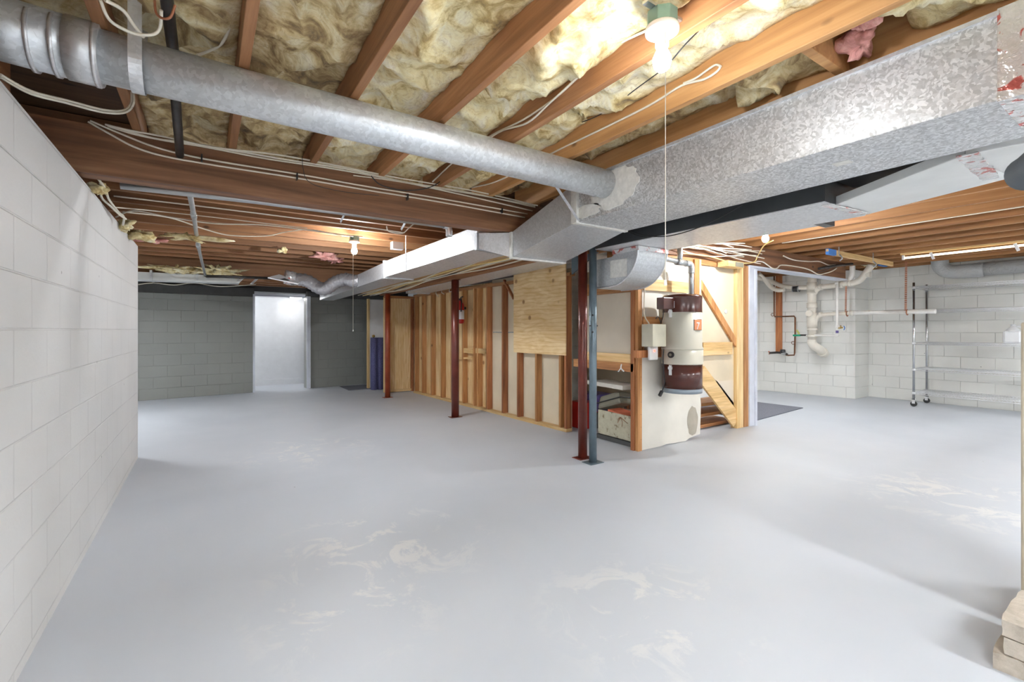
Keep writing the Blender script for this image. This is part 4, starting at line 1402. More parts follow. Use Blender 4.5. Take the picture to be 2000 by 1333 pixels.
dp = thing('drain_stack', (XP, pp(1586, 600).y, 0.9), 'cream plastic drain stack with branches and a bottom elbow entering the right block wall', 'drain pipe')
S0 = pp(1586, 520)
sy_ = S0.y
zz = lambda v: pp(1586, v).z
obj('stack', MB().tube([(XP, sy_, 2.6), (XP, sy_, zz(560)), (XP, sy_, zz(668))], 0.072, 24), PVC, dp)
for va, vb in ((552, 574), (566, 572), (592, 602), (612, 640), (642, 646), (655, 659)):
    obj('coupling', MB().tube([(XP, sy_, zz(va)), (XP, sy_, zz((va + vb) / 2)), (XP, sy_, zz(vb))], 0.086, 24), PVC, dp)
e1 = pp(1594, 679)
ew = P(1605, 687, x=9.60)
obj('elbow', MB().tube([(XP, sy_, zz(664)), (XP, sy_, zz(670)), (XP + .02, sy_ - .025, zz(676)), (XP + .09, sy_ - .08, zz(682)), ew, P(1611, 691, x=9.70)], 0.076, 24, 5), PVC, dp)
obj('wall_flange', MB().tube([ew, ew.lerp(P(1611, 691, x=9.70), .5)], 0.088, 24), PVC, dp)
cp = pp(1581, 613)
obj('cleanout_cap', MB().tube([(XP, sy_ + .02, cp.z), (XP - .10, sy_ - .0, cp.z), (XP - .13, sy_ - .0, cp.z)], 0.058, 20), PVC, dp)
# upper cross branch: left run with rubber coupling
lz = zz(562)
bl = [pp(1583, 562), pp(1565, 562), pp(1545, 561)]
obj('left_branch', MB().tube([bl[0], bl[1], bl[2], pp(1525, 558), pp(1505, 550), pp(1476, 542, 9.0)], 0.042, 20, 4), PVC, dp)
obj('left_branch', MB().tube([pp(1532, 566, 9.3), pp(1518, 567, 9.3), pp(1505, 560, 9.3), pp(1493, 546, 9.2), pp(1482, 535, 9.1)], 0.040, 20, 5), PVC, dp)
obj('rubber_coupling', MB().tube([pp(1549, 564.5), pp(1555, 564.5), pp(1561, 564)], 0.060, 20), BLACK, dp)
for u_ in (1549.5, 1560.5):
    obj('clamp', MB().tube([pp(u_ - .8, 564.5), pp(u_ + .8, 564.5)], 0.063, 20), STEEL, dp)
obj('right_branch', MB().tube([pp(1590, 562), pp(1620, 559), pp(1640, 556.5), pp(1660, 553)], 0.046, 20), PVC, dp)
obj('wye', MB().tube([pp(1588, 575), pp(1594, 566), pp(1602, 561)], 0.055, 20, 4), PVC, dp)
for u_, v_ in ((1603, 561), (1644, 556), (1660, 553.5)):
    obj('coupling', MB().tube([pp(u_ - 3, v_ + .3), pp(u_ + 3, v_ - .3)], 0.058, 20), PVC, dp)
obj('sweep_elbow', MB().tube([pp(1658, 553.5), pp(1670, 552), pp(1680, 547), pp(1688, 538), pp(1693, 531), pp(1703, 517)], 0.052, 20, 5), PVC, dp)
obj('cleanout_cap', MB().tube([pp(1688, 536), pp(1697, 536), pp(1700, 536)], 0.048, 20), PVC, dp)
obj('riser_elbow', MB().tube([pp(1650, 554), pp(1658, 548), pp(1664, 538), pp(1665, 525), pp(1665, 505)], 0.042, 20, 5), PVC_W, dp)
# lower long branch
YL = 1603
obj('lower_branch', MB().tube([pp(1589, 640), pp(1594, 625), pp(1600, 617), pp(1612, 614.5), pp(1660, 612), pp(1700, 610.5)], 0.034, 20, 3), PVC, dp)
obj('long_run', MB().tube([pp(1664, 611.8), pp(1760, 609.5), P(1828, 608.5, x=XP)], 0.036, 20), PVC_W, dp)
for u_ in (1603, 1664):
    obj('coupling', MB().tube([pp(u_ - 3, 614.5 if u_ < 1650 else 612), pp(u_ + 3, 614.2 if u_ < 1650 else 611.8)], 0.044, 20), PVC, dp)
# strap hangers


def hanger(u, v0, v1, label):
    p0_, p1_ = pp(u + 1, v0, XP - .0), pp(u, v1, XP - 0.0)
    mb = MB()
    n = 26
    for k in range(n):
        a_ = p0_.lerp(p1_, k / n)
        b_ = p0_.lerp(p1_, (k + .75) / n)
        mb.beam(a_ + Vector((-.05, 0, 0)), b_ + Vector((-.05, 0, 0)), 0.006, 0.028, (0, 1, 0))
    mb.tube([p1_ + Vector((0.02 + .042 * math.cos(t_ / 12 * 6.283) - .02, -0.006, .042 * math.sin(t_ / 12 * 6.283) - .02)) for t_ in range(13)], 0.009, 6)
    return obj('strap_hanger', mb, STRAP, None, label, 'pipe hanger', 'copper strap pipe hangers')


hanger(1771, 512, 608, 'copper strap hanger holding the long white pipe in front of the wire shelf')
hanger(1654, 560, 611, 'short copper strap hanger under the cream drain, left of the wall corner')
# white water pipe
wp = thing('water_pipe', (9.35, 4, 1.2), 'thin white plastic water pipe with a brass valve beside the drain stack', 'pipe')
obj('pipe', MB().tube([pp(1635, 548, 9.3), pp(1635, 600, 9.3), pp(1635, 650, 9.3), pp(1635, 656, 9.3)], 0.021, 14), PVC_W, wp)
obj('pipe', MB().tube([pp(1636, 656, 9.3), pp(1620, 656, 9.34), pp(1595, 655, 9.38), pp(1575, 656, 9.4)], 0.019, 14), PVC_W, wp)
for u_, v_ in ((1635, 638), (1635, 654), (1634, 553)):
    obj('fitting', MB().tube([pp(u_, v_ - 3, 9.3), pp(u_, v_ + 3, 9.3)], 0.028, 14), PVC_W, wp)
obj('primer_ring', MB().tube([pp(1635, 646, 9.3), pp(1635, 651, 9.3)], 0.0225, 14), PURPLE, wp)
obj('valve', MB().tube([pp(1637, 641, 9.3), pp(1642, 641, 9.3), pp(1646, 640, 9.3)], 0.014, 10).tube([pp(1642, 636, 9.3), pp(1642, 641, 9.3)], 0.01, 8), BRASS, wp)
obj('valve_handle', MB().tube([pp(1648, 637, 9.3), pp(1650, 641, 9.3), pp(1648, 645, 9.3)], 0.008, 8), BLUETAPE, wp)
# copper line
cpx = 9.5
cu_ = thing('copper_pipe', (cpx, 4.8, 1.0), 'dark copper water line zigzagging down to the valve on the right block wall', 'pipe')
obj('pipe', MB().tube([pp(1512, 540, cpx), pp(1512, 600, cpx), pp(1512, 617, cpx), pp(1515, 619, cpx)], 0.013, 10), COPPER, cu_)
obj('pipe', MB().tube([pp(1513, 619, cpx), pp(1535, 618.5, cpx), pp(1551, 618, cpx), pp(1553, 621, cpx), pp(1553, 650, cpx), pp(1552, 690, cpx), pp(1551, 694, cpx), pp(1540, 694.5, cpx), pp(1535, 694, cpx)], 0.014, 10), COPPER, cu_)
for u_, v_ in ((1509, 615), (1549, 670)):
    c_ = pp(u_, v_, cpx)
    obj('pipe_hook', MB().tube([c_ + Vector((0, .03 * math.cos(t_ / 10 * 6.28), .03 * math.sin(t_ / 10 * 6.28))) for t_ in range(11)], 0.006, 6), COPPER, cu_)
obj('shutoff_valve', MB().tube([pp(1553, 656, cpx), pp(1562, 655, cpx), pp(1575, 655, cpx)], 0.017, 10), IRON, cu_)
obj('valve_handle', MB().beam(pp(1549, 655.5, cpx - .04), pp(1563, 655.5, cpx - .04), 0.03, 0.035), GREEN, cu_, bev=0.004)
obj('tag', MB().beam(pp(1556, 645, cpx - .02), pp(1561, 653, cpx - .02), 0.006, 0.035, (0, 1, 0)), YELLOWG, cu_)
wm = thing('water_meter', (cpx, 4.9, 0.75), 'small dark water meter with red tap at the foot of the upright board', 'meter')
obj('body', MB().tube([pp(1503, 690, cpx), pp(1517, 689, cpx), pp(1530, 690, cpx), pp(1538, 693, cpx)], 0.022, 12), IRON, wm)
c_ = pp(1529, 687, cpx)
obj('register', MB().lathe([(0.045, -.03), (0.05, 0.0), (0.042, 0.04)], c_, seg=20), BLACK, wm)
obj('meter_body', MB().sphere(pp(1531, 691, cpx), 0.05, 1, 1, .7), STEEL, wm)
obj('tap_wheel', MB().tube([pp(1501, 687, cpx), pp(1505, 690, cpx), pp(1502, 692, cpx)], 0.014, 8), PRINT_R, wm)
bx_ = pp(1521, 600, 9.60)
obj('wall_board', MB().box(9.585, 9.625, pp(1527, 600, 9.6).y, pp(1515.5, 600, 9.6).y, pp(1521, 688, 9.6).z, 2.36), STUD_D, None,
    'upright reddish brown board on the right block wall behind the copper line', 'board', bev=0.002)

# ------------------------------------------------------------------ wire shelf on casters
sh = thing('wire_shelving_unit', (10.0, 1.8, 0), 'chrome five-tier wire shelving unit on casters along the right block wall', 'shelf')
SX0, SX1, SY0, SY1 = 9.70, 10.33, 0.92, 2.68
for px in (SX0, SX1):
    for py in (SY0, SY1):
        obj('post', MB().tube([(px, py, 0.13), (px, py, 1.0), (px, py, 2.04)], 0.0165, 14), CHROME_D, sh)
        cs_ = obj('caster', MB().tube([(px - .018, py, 0.045), (px + .018, py, 0.045)], 0.042, 20), RUBBER, sh)
        obj('caster_fork', MB().box(px - .026, px - .020, py - .02, py + .02, 0.05, 0.13).box(px + .020, px + .026, py - .02, py + .02, 0.05, 0.13).box(px - .026, px + .026, py - .02, py + .02, 0.115, 0.132), CHROME, cs_)
for zt in (1.975, 1.585, 1.055, 0.625, 0.235):
    mb = MB()
    for zo in (0.0, -0.032):
        for a_, b_ in (((SX0, SY0), (SX0, SY1)), ((SX1, SY0), (SX1, SY1)), ((SX0, SY0), (SX1, SY0)), ((SX0, SY1), (SX1, SY1))):
            mb.tube([(*a_, zt + zo), (*b_, zt + zo)], 0.0065, 6)
    for px in (SX0, SX1):      # truss zigzag
        n_ = 44
        mb.tube([(px, SY0 + (SY1 - SY0) * k / n_, zt - (0.032 if k % 2 else 0.0)) for k in range(n_ + 1)], 0.0045, 5)
    for k in range(1, 60):
        yy = SY0 + (SY1 - SY0) * k / 60
        mb.tube([(SX0, yy, zt + .003), (SX1, yy, zt + .003)], 0.0036, 4)
    for px in (SX0 + .21, SX0 + .42):
        mb.tube([(px, SY0, zt - .004), (px, SY1, zt - .004)], 0.004, 6)
    s_ = obj('shelf', mb, CHROME, sh)
    for px in (SX0, SX1):
        for py in (SY0, SY1):
            mb2 = MB().tube([(px, py, zt - .036), (px, py, zt + .006)], 0.024, 12)
            obj('shelf_collar', mb2, CHROME, s_)
# white jug
jc = P(1979, 650, x=9.98)
jx, jy, jz = jc.x, jc.y, 1.060
jg = thing('plastic_jug', (jx, jy, jz), 'milky white plastic jug on the middle shelf at the right edge', 'jug')
h_ = 0.27
obj('body', MB().hexa([(jx - .08, jy - .10, jz), (jx + .08, jy - .10, jz), (jx + .08, jy + .10, jz), (jx - .08, jy + .10, jz),
                       (jx - .08, jy - .10, jz + .19), (jx + .08, jy - .10, jz + .19), (jx + .08, jy + .10, jz + .19), (jx - .08, jy + .10, jz + .19)]), JUG, jg, bev=0.03)
obj('neck', MB().lathe([(0.085, .17), (0.075, .20), (0.035, .245), (0.025, .26)], (jx, jy, jz)), JUG, jg)
obj('cap', MB().lathe([(0.028, .255), (0.028, .285)], (jx, jy, jz)), WHITE, jg)
obj('handle', MB().tube([(jx, jy - .03, jz + .25), (jx, jy - .09, jz + .24), (jx, jy - .105, jz + .17)], 0.013, 10, 4), JUG, jg)

# flex duct along top of right wall
fx = thing('wrapped_duct', (10.2, 1.5, 2.2), 'grey wrapped round duct running along the top of the right block wall', 'duct')
dz_ = 2.215
obj('pipe', MB().tube([(10.22, -1.5, dz_ + .03), (10.22, 1.0, dz_ + .02), (10.2, 2.1, dz_)], 0.105, 24), FLEX_G, fx)
obj('elbow', MB().tube([(10.2, 1.95, dz_ + .0), (10.2, 2.2, dz_ - .005), (10.2, 2.36, dz_ + .01), (10.2, 2.46, dz_ + .09), (10.2, 2.48, dz_ + .22)], 0.112, 24, 5), FLEX_G, fx)
for yy in (0.9, 1.35, 2.0):
    obj('hanger_strap', MB().tube([(10.21, yy, dz_), (10.21, yy + .03, dz_)], 0.116, 24), GALV_FAR, fx)
# fluorescent tube
ft = thing('tube_light', (8.4, 1.5, 2.3), 'long bare fluorescent tube light hanging under the right joists', 'tube light')
ta, tb = (8.40, 2.42, 2.30), (8.40, 0.90, 2.31)
obj('tube', MB().tube([ta, tb], 0.0135, 14), TUBE_M, ft)
obj('fixture', MB().box(8.385, 8.415, 0.85, 2.47, 2.345, 2.372), PINE_Y, ft)
for yy in (2.44, 0.88):
    obj('socket', MB().box(8.385, 8.415, yy - .012, yy + .012, 2.275, 2.34), WHITE, ft)
for yy in (2.1, 1.3):
    obj('clip', MB().beam((8.38, yy, 2.24), (8.36, yy + .03, 2.335), 0.012, 0.03, (0, 1, 0)), WHITE, ft)
# hanging wood rail
hr = thing('hanging_rail', (8, 2.76, 2.3), 'pale wooden rail with blue tape hung crosswise under the right joists', 'rail')
ra, rb = P(1622, 487, z=2.315), P(1748, 514, z=2.315)
obj('rail', MB().beam((ra.x, 2.76, 2.29), (rb.x, 2.76, 2.30), 0.035, 0.07), PINE_X, hr, bev=0.003)
obj('tape', MB().beam((ra.x - .0, 2.76, 2.29), (ra.x + .22, 2.76, 2.29), 0.039, 0.074), BLUETAPE, hr)
for xx in (ra.x + .28, (ra.x + rb.x) / 2 + .3):
    obj('hanger', MB().box(xx, xx + .02, 2.735, 2.741, 2.26, 2.40), STEEL, hr)
    obj('hook', MB().tube([(xx + .01, 2.73, 2.27), (xx + .01, 2.70, 2.22), (xx + .01, 2.73, 2.19)], 0.01, 8, 3), STEEL, hr)
p_ = P(1716, 520, y=3.5)
obj('blue_tape_scrap', MB().box(9.3, 9.6, 3.0, 3.04, 2.33, 2.36), BLUETAPE, None, 'blue tape on a joist edge above the white drain bend', 'tape')
# dark waste pipe bit over the drain
obj('dark_rod', MB().tube([P(1600, 525, y=3.27), P(1635, 519, y=3.27), P(1664, 516, y=3.27)], 0.022, 10), IRON, None,
    'short black iron pipe under the joists above the cream drain', 'pipe')

# ------------------------------------------------------------------ bulbs


def bulb(c, label, mat, string_len, box=True, group='bare bulb ceiling lamps', lit=True):
    x, y, z = c                    # bulb centre
    t = thing('ceiling_lamp', (x, y, z + .20), label, 'lamp', group)
    obj('bulb', MB().lathe([(0.001, -.036), (0.016, -.033), (0.028, -.02), (0.0325, 0), (0.030, .016), (0.020, .038), (0.0145, .05), (0.0145, .058)], c, seg=24), mat, t)
    obj('socket', MB().lathe([(0.022, .052), (0.024, .055), (0.024, .085), (0.034, .10), (0.036, .104)], c, seg=28), PORC, t)
    obj('lamp_base', MB().lathe([(0.05, .10), (0.058, .103), (0.060, .112), (0.058, .122), (0.05, .124)], c, seg=36), PORC, t)
    if box:
        q = []
        for k in range(8):
            an = math.pi / 8 + math.pi * k / 4
            q.append((x + .055 * math.cos(an), y + .055 * math.sin(an), z + .1245))
        obj('junction_box', MB().prism(q, (0, 0, .05)), GREENBOX, t, bev=0.002)
        obj('mounting_bar', MB().box(x - .09, x + .10, y - .012, y + .012, z + .176, z + .186), STEEL, t)
    if string_len:
        obj('pull_chain', MB().tube([(x - .02, y - .03, z + .10), (x - .022, y - .032, z + .03), (x - .022, y - .032, z - string_len)], 0.0018, 6), CABLE, t)
        obj('chain_knob', MB().lathe([(0.001, -.012), (0.006, -.010), (0.004, 0.008)], (x - .022, y - .032, z - string_len), seg=12), PORC, t)
    return t


B1 = P(1293, 120, t=1.66)
bulb((B1.x, B1.y, B1.z), 'lit bare bulb on a white porcelain base and green box, nearest the camera', BULB_M1, 0.80)
B2 = P(692, 491, t=5.4)
bulb((B2.x, B2.y, B2.z), 'lit bare bulb in the far left ceiling with a long pull string', BULB_M2, 0.93)
B3 = P(1495, 467, t=4.75)
bulb((B3.x, B3.y, B3.z), 'lit bare bulb in the right ceiling beside the tangle of white cables', BULB_M3, 0.0)
for k, (bx, by) in enumerate(((0.7, -1.3), (4.6, -1.2), (8.0, -0.8))):  # unseen fill bulbs, added to brighten the room
    bulb((bx, by, 2.18), ('added fill bulb behind the camera near the left wall', 'added fill bulb behind the camera in the middle of the room',
                          'added fill bulb behind the camera on the right side')[k], BULB_FILL_M, 0.0)
FILL_M = emis('rear fill tube glow', LAMP_COL, FILL_TUBE_E)
FILL_M2 = emis('right rear fill tube glow', LAMP_COL, FILL_TUBE_E * 0.55)
HID_FILL_M = emis('left hidden fill tube glow', LAMP_COL, 12.0)
HID_FILL_M2 = emis('right hidden fill tube glow', LAMP_COL, 55.0)
for k, (xa_, xb_) in enumerate(((0.2, 1.7), (6.5, 8.0))):  # fill tubes added out of sight behind the girder
    ht = thing('tube_light', ((xa_ + xb_) / 2, 3.68, 2.30), ('added fill tube tucked behind the left part of the long girder', 'added fill tube tucked behind the right part of the long girder')[k], 'tube light', 'added fill tubes behind the girder')
    obj('tube', MB().tube([(xa_, 3.68, 2.315), (xb_, 3.68, 2.315)], 0.014, 12), (HID_FILL_M, HID_FILL_M2)[k], ht)
    obj('reflector', MB().box(xa_ - .03, xb_ + .03, 3.60, 3.76, 2.345, 2.36).box(xa_ - .03, xb_ + .03, 3.595, 3.605, 2.285, 2.36).box(xa_ - .03, xb_ + .03, 3.755, 3.765, 2.285, 2.36), WHITE, ht)

for k, (bx, by) in enumerate(((0.3, -1.0), (2.6, -1.6), (5.2, -1.4), (7.2, -1.0), (9.2, -0.2), (-2.1, 7.9))):  # more added fill tubes out of view, hooded to light only downward
    if k < 6:
        rt_ = thing('tube_light', (bx, by, 2.3), ('%s added fill tube from the left wall behind the camera' % ORD[k]) if k < 5 else 'added fill tube in the recess hidden behind the near left wall', 'tube light', 'added fill tubes out of view')
        obj('tube', MB().tube([(bx, by - .6, 2.22), (bx, by + .6, 2.22)], 0.019, 12), FILL_M2 if k in (3, 4) else FILL_M, rt_)
        obj('reflector', MB().box(bx - .13, bx + .13, by - .64, by + .64, 2.27, 2.29).box(bx - .135, bx - .125, by - .64, by + .64, 2.17, 2.29).box(bx + .125, bx + .135, by - .64, by + .64, 2.17, 2.29)
            .box(bx - .13, bx + .13, by - .65, by - .64, 2.17, 2.29).box(bx - .13, bx + .13, by + .64, by + .65, 2.17, 2.29), WHITE, rt_)
        obj('hanger', MB().box(bx - .01, bx + .01, by - .01, by + .01, 2.289, 2.62), STEEL, rt_)
        for sy_2 in (-.61, .61):
            obj('socket', MB().box(bx - .015, bx + .015, by + sy_2 - .012, by + sy_2 + .012, 2.19, 2.272), WHITE, rt_)
wt = thing('tube_light', (0.2, 11.35, 1.95), 'added fill tube on the white room ceiling, hidden left of the doorway', 'tube light')  # unseen fill tube added to brighten the white room
obj('tube', MB().tube([(0.2, 11.05, 1.955), (0.2, 11.7, 1.955)], 0.014, 12), emis('white room fill tube glow', LAMP_COL, 26.0), wt)
obj('fixture', MB().box(0.17, 0.23, 11.02, 11.73, 1.975, 2.004), WHITE, wt)
# dome light in the white room
dl = thing('dome_light', (1.75, 11.35, 1.95), 'round white dome light on the ceiling of the white room', 'ceiling light')
obj('dome', MB().lathe([(0.001, -.06), (0.07, -.052), (0.115, -.03), (0.13, 0)], (1.66, 11.3, 2.004)), DOME_M, dl)

# ------------------------------------------------------------------ pipes and conduits overhead
obj('iron_pipe', MB().tube([(-0.135, 3.34, 2.287), (-0.13, 3.1, 2.30), (-0.125, 2.72, 2.345), (-0.12, 2.5, 2.425), (-0.12, 2.3, 2.432), (-0.12, 1.9, 2.432), (-0.12, 1.0, 2.432)], 0.021, 16, 5), IRON, None,
    'black iron gas pipe entering a hole in the girder under the round duct', 'pipe')
gc = thing('galvanised_channel', (1, 3.62, 2.3), 'pale galvanised conduit running just behind the girder', 'conduit')
obj('channel', MB().tube([P(235, 362, y=3.60), P(500, 392, y=3.60), P(868, 441, y=3.60)], 0.024, 12), STEEL, gc)
obj('elbow', MB().tube([P(866, 441, y=3.60), P(874, 443, y=3.60), P(877, 449, y=3.60), P(877, 462, y=3.60)], 0.028, 12, 4), STEEL, gc)
for u_, v_ in ((682, 420), (800, 436)):
    p_ = P(u_, v_, y=3.60)
    obj('strap', MB().beam((p_.x - .02, 3.6, p_.z + .03), (p_.x - .05, 3.66, p_.z - .05), 0.03, 0.004, (1, 0, 0)), STEEL, gc)
hc = thing('steel_conduit', (0.2, 5, 2.2), 'thin zinc conduit running back under the far left joists and bending right', 'conduit')
obj('conduit', MB().tube([P(369, 370, y=3.55), P(379, 425, y=4.55), P(388, 484, y=6.1), P(401, 538, y=8.3)], 0.017, 12, 4), STEEL, hc)
obj('coupling', MB().tube([P(377.5, 417, y=4.38), P(379, 425, y=4.55)], 0.022, 12), STEEL, hc)
obj('coupling', MB().tube([P(386.6, 477, y=5.85), P(388, 484, y=6.1)], 0.023, 12), STEEL, hc)
obj('conduit', MB().tube([P(401, 538, y=8.3), P(403, 540, y=8.32), P(450, 541, y=8.33), P(530, 544, y=8.36)], 0.022, 12), IRON, hc)
# white metal ducts at the far left
wd = thing('white_duct', (-0.6, 8.6, 2.05), 'white metal duct hanging crosswise under the far left joists', 'duct')
p0, p1 = P(268, 536, y=8.7), P(468, 548, y=8.7)
obj('section', MB().hexa([(p0.x - 1.2, 8.7, p0.z - .10), (p1.x, 8.7, p1.z - .045), (p1.x, 9.0, p1.z - .045), (p0.x - 1.2, 9.0, p0.z - .10),
                          (p0.x - 1.2, 8.7, p0.z + .02), (p1.x, 8.7, p1.z + .07), (p1.x, 9.0, p1.z + .07), (p0.x - 1.2, 9.0, p0.z + .02)]), WRAP, wd, bev=0.004)
for u_ in (295, 385):
    p_ = P(u_, 540, y=8.69)
    obj('seam', MB().box(p_.x - .015, p_.x + .015, 8.66, 9.02, p_.z - .06, p_.z + .09), GALV, wd)
# flexible silver duct and register
fs_ = thing('flex_duct', (1.1, 8.2, 2.0), 'sagging silver flexible duct below the far light bulb', 'duct')
pts = [P(556, 541, y=8.0), P(575, 545, y=8.0), P(600, 549, y=7.9), P(622, 562, y=7.8), P(637, 564, y=7.7), P(655, 552, y=7.6), P(674, 546, y=7.5), (1.90, 7.4, 2.03), (1.99, 7.35, 2.03)]
obj('flex_tube', MB().tube(pts, 0.10, 24, 8, rf=lambda t: 0.098 + 0.008 * math.sin(t * 150)), FLEX, fs_)
obj('foil_tape', MB().tube(pts[:2], 0.112, 24), FOIL, fs_)
rg = thing('air_register', (0.8, 7.8, 2.0), 'white flat air register plate hanging at an angle by the silver flexible duct', 'register')
ra_, rb_, rc_, rd_ = P(523, 544, y=7.7), P(545, 538, y=8.0), P(588, 551, y=7.95), P(582, 556, y=7.65)
obj('plate', MB().prism([ra_, rb_, rc_, rd_], (0, 0, 0.015)), WHITE, rg)
m1, m2, m3, m4 = [ra_.lerp(rc_, t) for t in (.4, .47, .62, .55)]
obj('opening', MB().prism([P(547, 546, y=7.72), P(556, 544, y=7.85), P(566, 548, y=7.8), P(558, 550, y=7.68)], (0, 0, 0.004)), SILL, rg)
# pale strips leaning in the far ceiling
for k, (a_, b_) in enumerate((((478, 540), (466, 551)), ((504, 543), (491, 555)))):
    obj('metal_strap', MB().beam(P(*a_, y=8.4), P(*b_, y=8.3), 0.05, 0.008), WHITE, None,
        'pale metal strap dangling in the far left ceiling, %s from the white duct' % ORD[k], 'strap', 'pale dangling straps', bev=0.002)
obj('junction_box', MB().box(1.86, 2.0, 5.42, 5.50, 2.24, 2.33), WHITE, None, 'white junction box on a joist right of the far light bulb', 'junction box', bev=0.004)

# ------------------------------------------------------------------ cables


def cable(pts, label, mat=CABLE, r=0.005, cat='cable', sm=6, group=None, name='electrical_cable'):
    return obj(name, MB().tube(pts, r, 6, sm), mat, None, label, cat, group)


GY = 3.318
GG = 'cables strung along the front of the girder'
offs = ((0, [(172, 238), (215, 262), (262, 287), (320, 305), (420, 323), (580, 348), (720, 372), (860, 395), (1025, 425)], 'white cable looping down over the left end of the girder, lowest of the strung cables'),
        (1, [(176, 236), (228, 258), (290, 283), (350, 300), (430, 316), (580, 340), (720, 365), (860, 388), (1030, 418)], 'white cable on the girder, just above the lowest strung cable'),
        (2, [(210, 246), (262, 262), (330, 276), (400, 287), (520, 310), (640, 328), (760, 350), (900, 380), (1040, 412)], 'white cable on the girder, passing just under the joist ends'),
        (3, [(232, 250), (300, 270), (370, 279), (450, 293), (560, 312), (680, 331), (800, 357), (920, 377), (1045, 405)], 'white cable on the girder, second from its top edge'),
        (4, [(205, 243), (250, 254), (320, 267), (420, 288), (540, 302), (650, 322), (780, 348), (930, 374), (1050, 402)], 'white cable along the top edge of the girder'))
for k, pts_, lab in offs:
    cable([P(u_, v_, y=GY - 0.004 * k) for u_, v_ in pts_], lab, CABLE, 0.0055, group=GG)
cable([P(u_, v_, y=3.30) for u_, v_ in ((1045, 403), (1000, 393), (880, 372), (760, 352), (690, 343))], 'thin white cable at the right end of the girder by the big duct', CABLE, 0.004)
cable([P(u_, v_, y=3.29) for u_, v_ in ((590, 305), (592, 330), (600, 352), (625, 365), (680, 376), (740, 382))], 'thin dark wire drooping over the girder cables under the fourth joist', CABLE_K, 0.002)
cable([P(u_, v_, y=3.26) for u_, v_ in ((725, 344), (745, 362), (790, 372), (840, 366), (870, 345), (895, 312))], 'black wire drooping below the round duct onto the girder', CABLE_K, 0.004)
# staples on the girder
for k, (u_, v_) in enumerate(((394, 309), (580, 345), (796, 385), (980, 412))):
    p_ = P(u_, v_, y=3.31)
    obj('cable_staple', MB().box(p_.x - .004, p_.x + .004, 3.296, 3.332, p_.z - .022, p_.z + .022), BLACK, None,
        'small dark cable staple on the girder face, %s from the left' % ORD[k], 'staple', 'cable staples on the girder')
# joist cables near
XJ = J0 + JS * 4 - 0.008
cable([P(u_, v_, x=XJ) for u_, v_ in ((1262, 60), (1215, 82), (1185, 100), (1130, 150), (1080, 195), (1020, 235), (965, 262), (905, 300), (845, 355))], 'upper white cable stapled along the joist left of the near bulb', CABLE, 0.0055)
cable([P(u_, v_, x=XJ - .006) for u_, v_ in ((1266, 44), (1235, 52), (1210, 66), (1190, 96), (1135, 145), (1075, 200), (1030, 240), (975, 258), (920, 296))], 'lower white cable curving from the near lamp box onto the joist', CABLE, 0.0055)
XK = J0 + JS * 5 - 0.008
cable([P(u_, v_, x=XK) for u_, v_ in ((1408, 128), (1400, 140), (1375, 155), (1330, 168), (1270, 205), (1180, 250), (1085, 296), (1020, 330), (960, 358), (890, 372))], 'white cable stapled along the joist right of the near bulb, hooked at its near end', CABLE, 0.0058)
cable([P(u_, v_, x=XK - .005) for u_, v_ in ((1408, 130), (1395, 128), (1360, 152), (1335, 163))], 'short doubled white cable end on the joist right of the near bulb', CABLE, 0.0055)
cable([P(1395, 30, t=1.9), P(1340, 85, t=1.9), P(1300, 130, t=2.0), P(1250, 168, t=2.3), P(1170, 225, t=2.7), P(1100, 247, t=2.9), P(1010, 255, t=3.0), P(930, 268, t=3.2)], 'black wire sagging from the near lamp across two joists', CABLE_K, 0.0028)
# upper left cables
cable([P(0, 146, t=1.60), P(60, 178, t=1.75), P(130, 196, t=1.9), P(200, 214, t=2.05), P(240, 216, t=2.12), P(256, 203, t=2.15), P(257, 180, t=2.16)], 'white cable pair sagging from the left edge to the first joist, upper one', CABLE, 0.0055)
cable([P(0, 150, t=1.61), P(60, 183, t=1.76), P(130, 201, t=1.9), P(200, 219, t=2.05), P(243, 220, t=2.12), P(260, 204, t=2.15), P(260, 182, t=2.16)], 'white cable pair sagging from the left edge to the first joist, lower one', CABLE, 0.0055)
cable([P(196, 0, t=1.5), P(215, 40, t=1.55), P(258, 64, t=1.62), P(295, 68, t=1.65), P(312, 55, t=1.66), P(315, 20, t=1.62)], 'grey white cable looped beside the black pipe at the top left', CABLE, 0.0055)
cable([P(205, 0, t=1.5), P(240, 20, t=1.56), P(262, 50, t=1.62), P(280, 72, t=1.68)], 'flat white cable dangling in front of the browned insulation at the top left', CABLE, 0.006)
cable([P(450, 0, t=1.8), P(453, 30, t=1.85), P(446, 60, t=1.9), P(430, 88, t=1.95), P(400, 103, t=1.95), P(385, 108, t=1.92)], 'white cable hooking down beside the second joist above the round duct', CABLE, 0.0058)
cable([P(302, 0, t=1.60), P(305, 25, t=1.60), P(318, 36, t=1.60), P(333, 33, t=1.60), P(342, 10, t=1.60)], 'pinkish cable looped round the black pipe at the top edge', STRAP, 0.0045)
